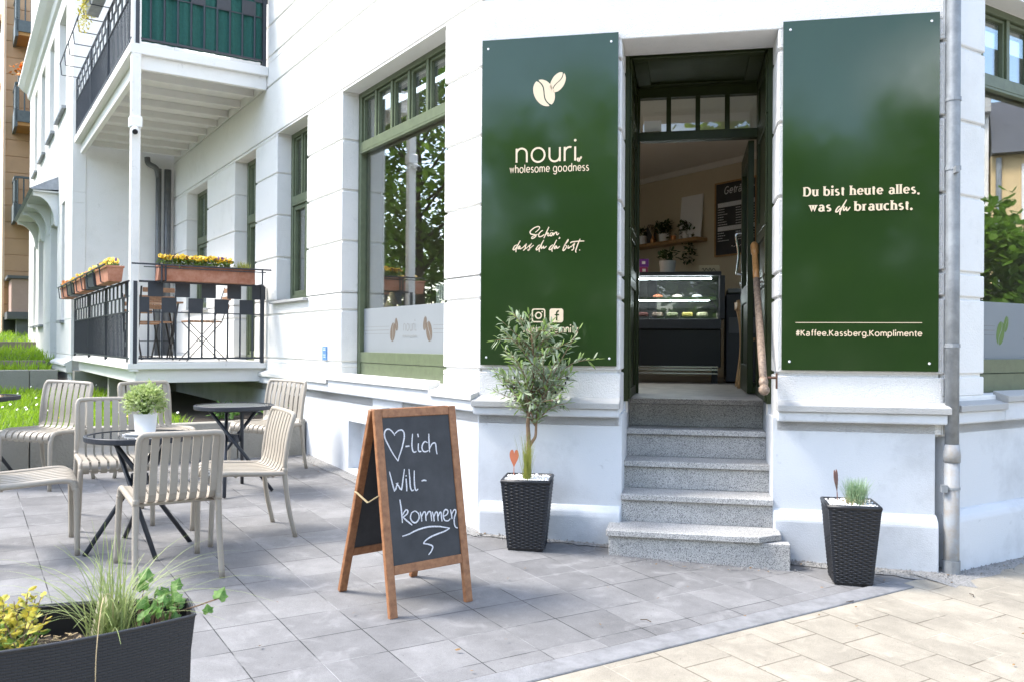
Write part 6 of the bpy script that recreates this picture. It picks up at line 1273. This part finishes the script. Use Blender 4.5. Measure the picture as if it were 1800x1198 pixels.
random.seed(77); hedge("hedge", "unseen tall green hedge added to block the bright horizon mirrored in the shop window", [(-27, 34), (-26, 20), (-25, 13), (-24, 6), (-20, -4)], 4.2, 1.8, 330, tree_leaf2, 1.5)  # added out of view to block low bright sky in the window reflections
hedge("hedge", "long green hedge behind the row of trees behind the camera", [(-20, -6), (-14, -15.5), (-4, -17.5), (6, -17), (15, -14)], 3.4, 1.6, 230, tree_leaf2, 1.7)  # added out of view so the signs mirror green instead of bright horizon
for i, (x, y, h, r) in enumerate(((-11.5, -11.5, 9.4, 3.6), (-6.2, -12.5, 9.8, 3.7), (-1.3, -13.5, 10.0, 3.7), (3.4, -13, 9.2, 3.6), (8.2, -13, 9.0, 3.5))):
    tree(x, y, h, r, ("leftmost", "second from left", "third from left", "fourth from left", "rightmost")[i] + " of the five trees behind the camera, mirrored in the green signs", 40 + i, tree_leaf, 4200, .1, 1.8)
tree(15.5, 7.3, 4.7, 1.4, "small street tree mirrored in the right-hand shop window", 51, tree_leaf2, 4200, .3)
tree(17.5, 10.5, 5.4, 1.5, "second small street tree, further right along the street", 52, tree_leaf, 2600, .3)
HH = thing("opposite_house", "yellow plastered house with grey roof across the side street", "building", (30, 7, gz(30, 7))); hz = gz(30, 7)
mb = MB(); mb.box((26, 7.9, hz), (38, 18, hz + 7.9)); mb.build("wall", cream_wall, HH); mb = MB(); mb.box((26.2, -4, hz), (38, 7.85, hz + 9.2)); mb.build("wall", white, HH)
mb = MB(); mb.add([(25.6, 7.9, hz + 7.9), (38.4, 7.9, hz + 7.9), (38.4, 18.4, hz + 7.9), (25.6, 18.4, hz + 7.9), (28.0, 8.0, hz + 10.0), (36, 8.0, hz + 10.0), (36, 17, hz + 10.0), (28.0, 17, hz + 10.0)], [(3, 2, 1, 0), (4, 5, 6, 7), (0, 1, 5, 4), (1, 2, 6, 5), (2, 3, 7, 6), (3, 0, 4, 7)]); mb.build("roof", roof_m, HH)
mb = MB(); mb.box((25.8, -4.3, hz + 9.2), (38, 7.88, hz + 9.7)); mb.build("cornice", cap_m, HH)
for yy in (-3, -.5, 2.0, 5.9, 8.7, 11, 13.4):
    for z in (1.2, 3.6, 5.8): mb = MB(); mb.box((26.15 if yy < 7 else 25.95, yy, hz + z), (26.22 if yy < 7 else 26.02, yy + 1.1, hz + z + 1.8)); f = mb.build("window", white_pot, HH); mb = MB(); mb.box((26.14 if yy < 7 else 25.94, yy + .1, hz + z + .1), (26.148 if yy < 7 else 25.948, yy + 1.0, hz + z + 1.7)); mb.build("pane", dark_void, f)
mb = MB(); mb.tube([(25.9, 8.1, hz), (25.9, 8.1, hz + 7.8)], .08, 8); mb.build("downpipe", zinc_m, HH)

# dry leaves and crumbs blown against the wall and over the paving
random.seed(14); mb = MB()
for k in range(70):
    if k < 48: T, ua, ub = random.choice(((T1, 0, 3.2), (T2, .0, .9), (T2, 2.0, 3.0), (T2, 1.2, 2.1), (T3, .1, 1.6))); p = T(random.uniform(ua, ub), -(.34 if (ua, ub) == (1.2, 2.1) else .06) - abs(random.gauss(0, .09)), 0)
    else: p = Vector((random.uniform(-1.6, 2.6), random.uniform(3.4, 5.2), 0))
    p.z = gz(p.x, p.y) + .014; leaf_quad(mb, p, random.uniform(.012, .032), random.uniform(.006, .015), Vector((random.gauss(0, 1), random.gauss(0, 1), random.uniform(0, .3))).normalized())
tag(mb.build("leaf_litter", mat("dry_leaf", (.30, .17, .06), .8, noise=(60, .5, (.12, .07, .03))), recalc=False), kind='stuff')
tw = MB()
for x, y, a in ((1.83, 4.72, .2), (2.62, 4.9, 1.1), (.7, 4.3, 2.2)): tw.tube([(x, y, gz(x, y) + .012), (x + .03 * math.cos(a), y + .03 * math.sin(a), gz(x, y) + .016), (x + .06 * math.cos(a + .3), y + .06 * math.sin(a + .3), gz(x, y) + .012)], .0025, 5)
tag(tw.build("twigs", bark_m), kind='stuff')
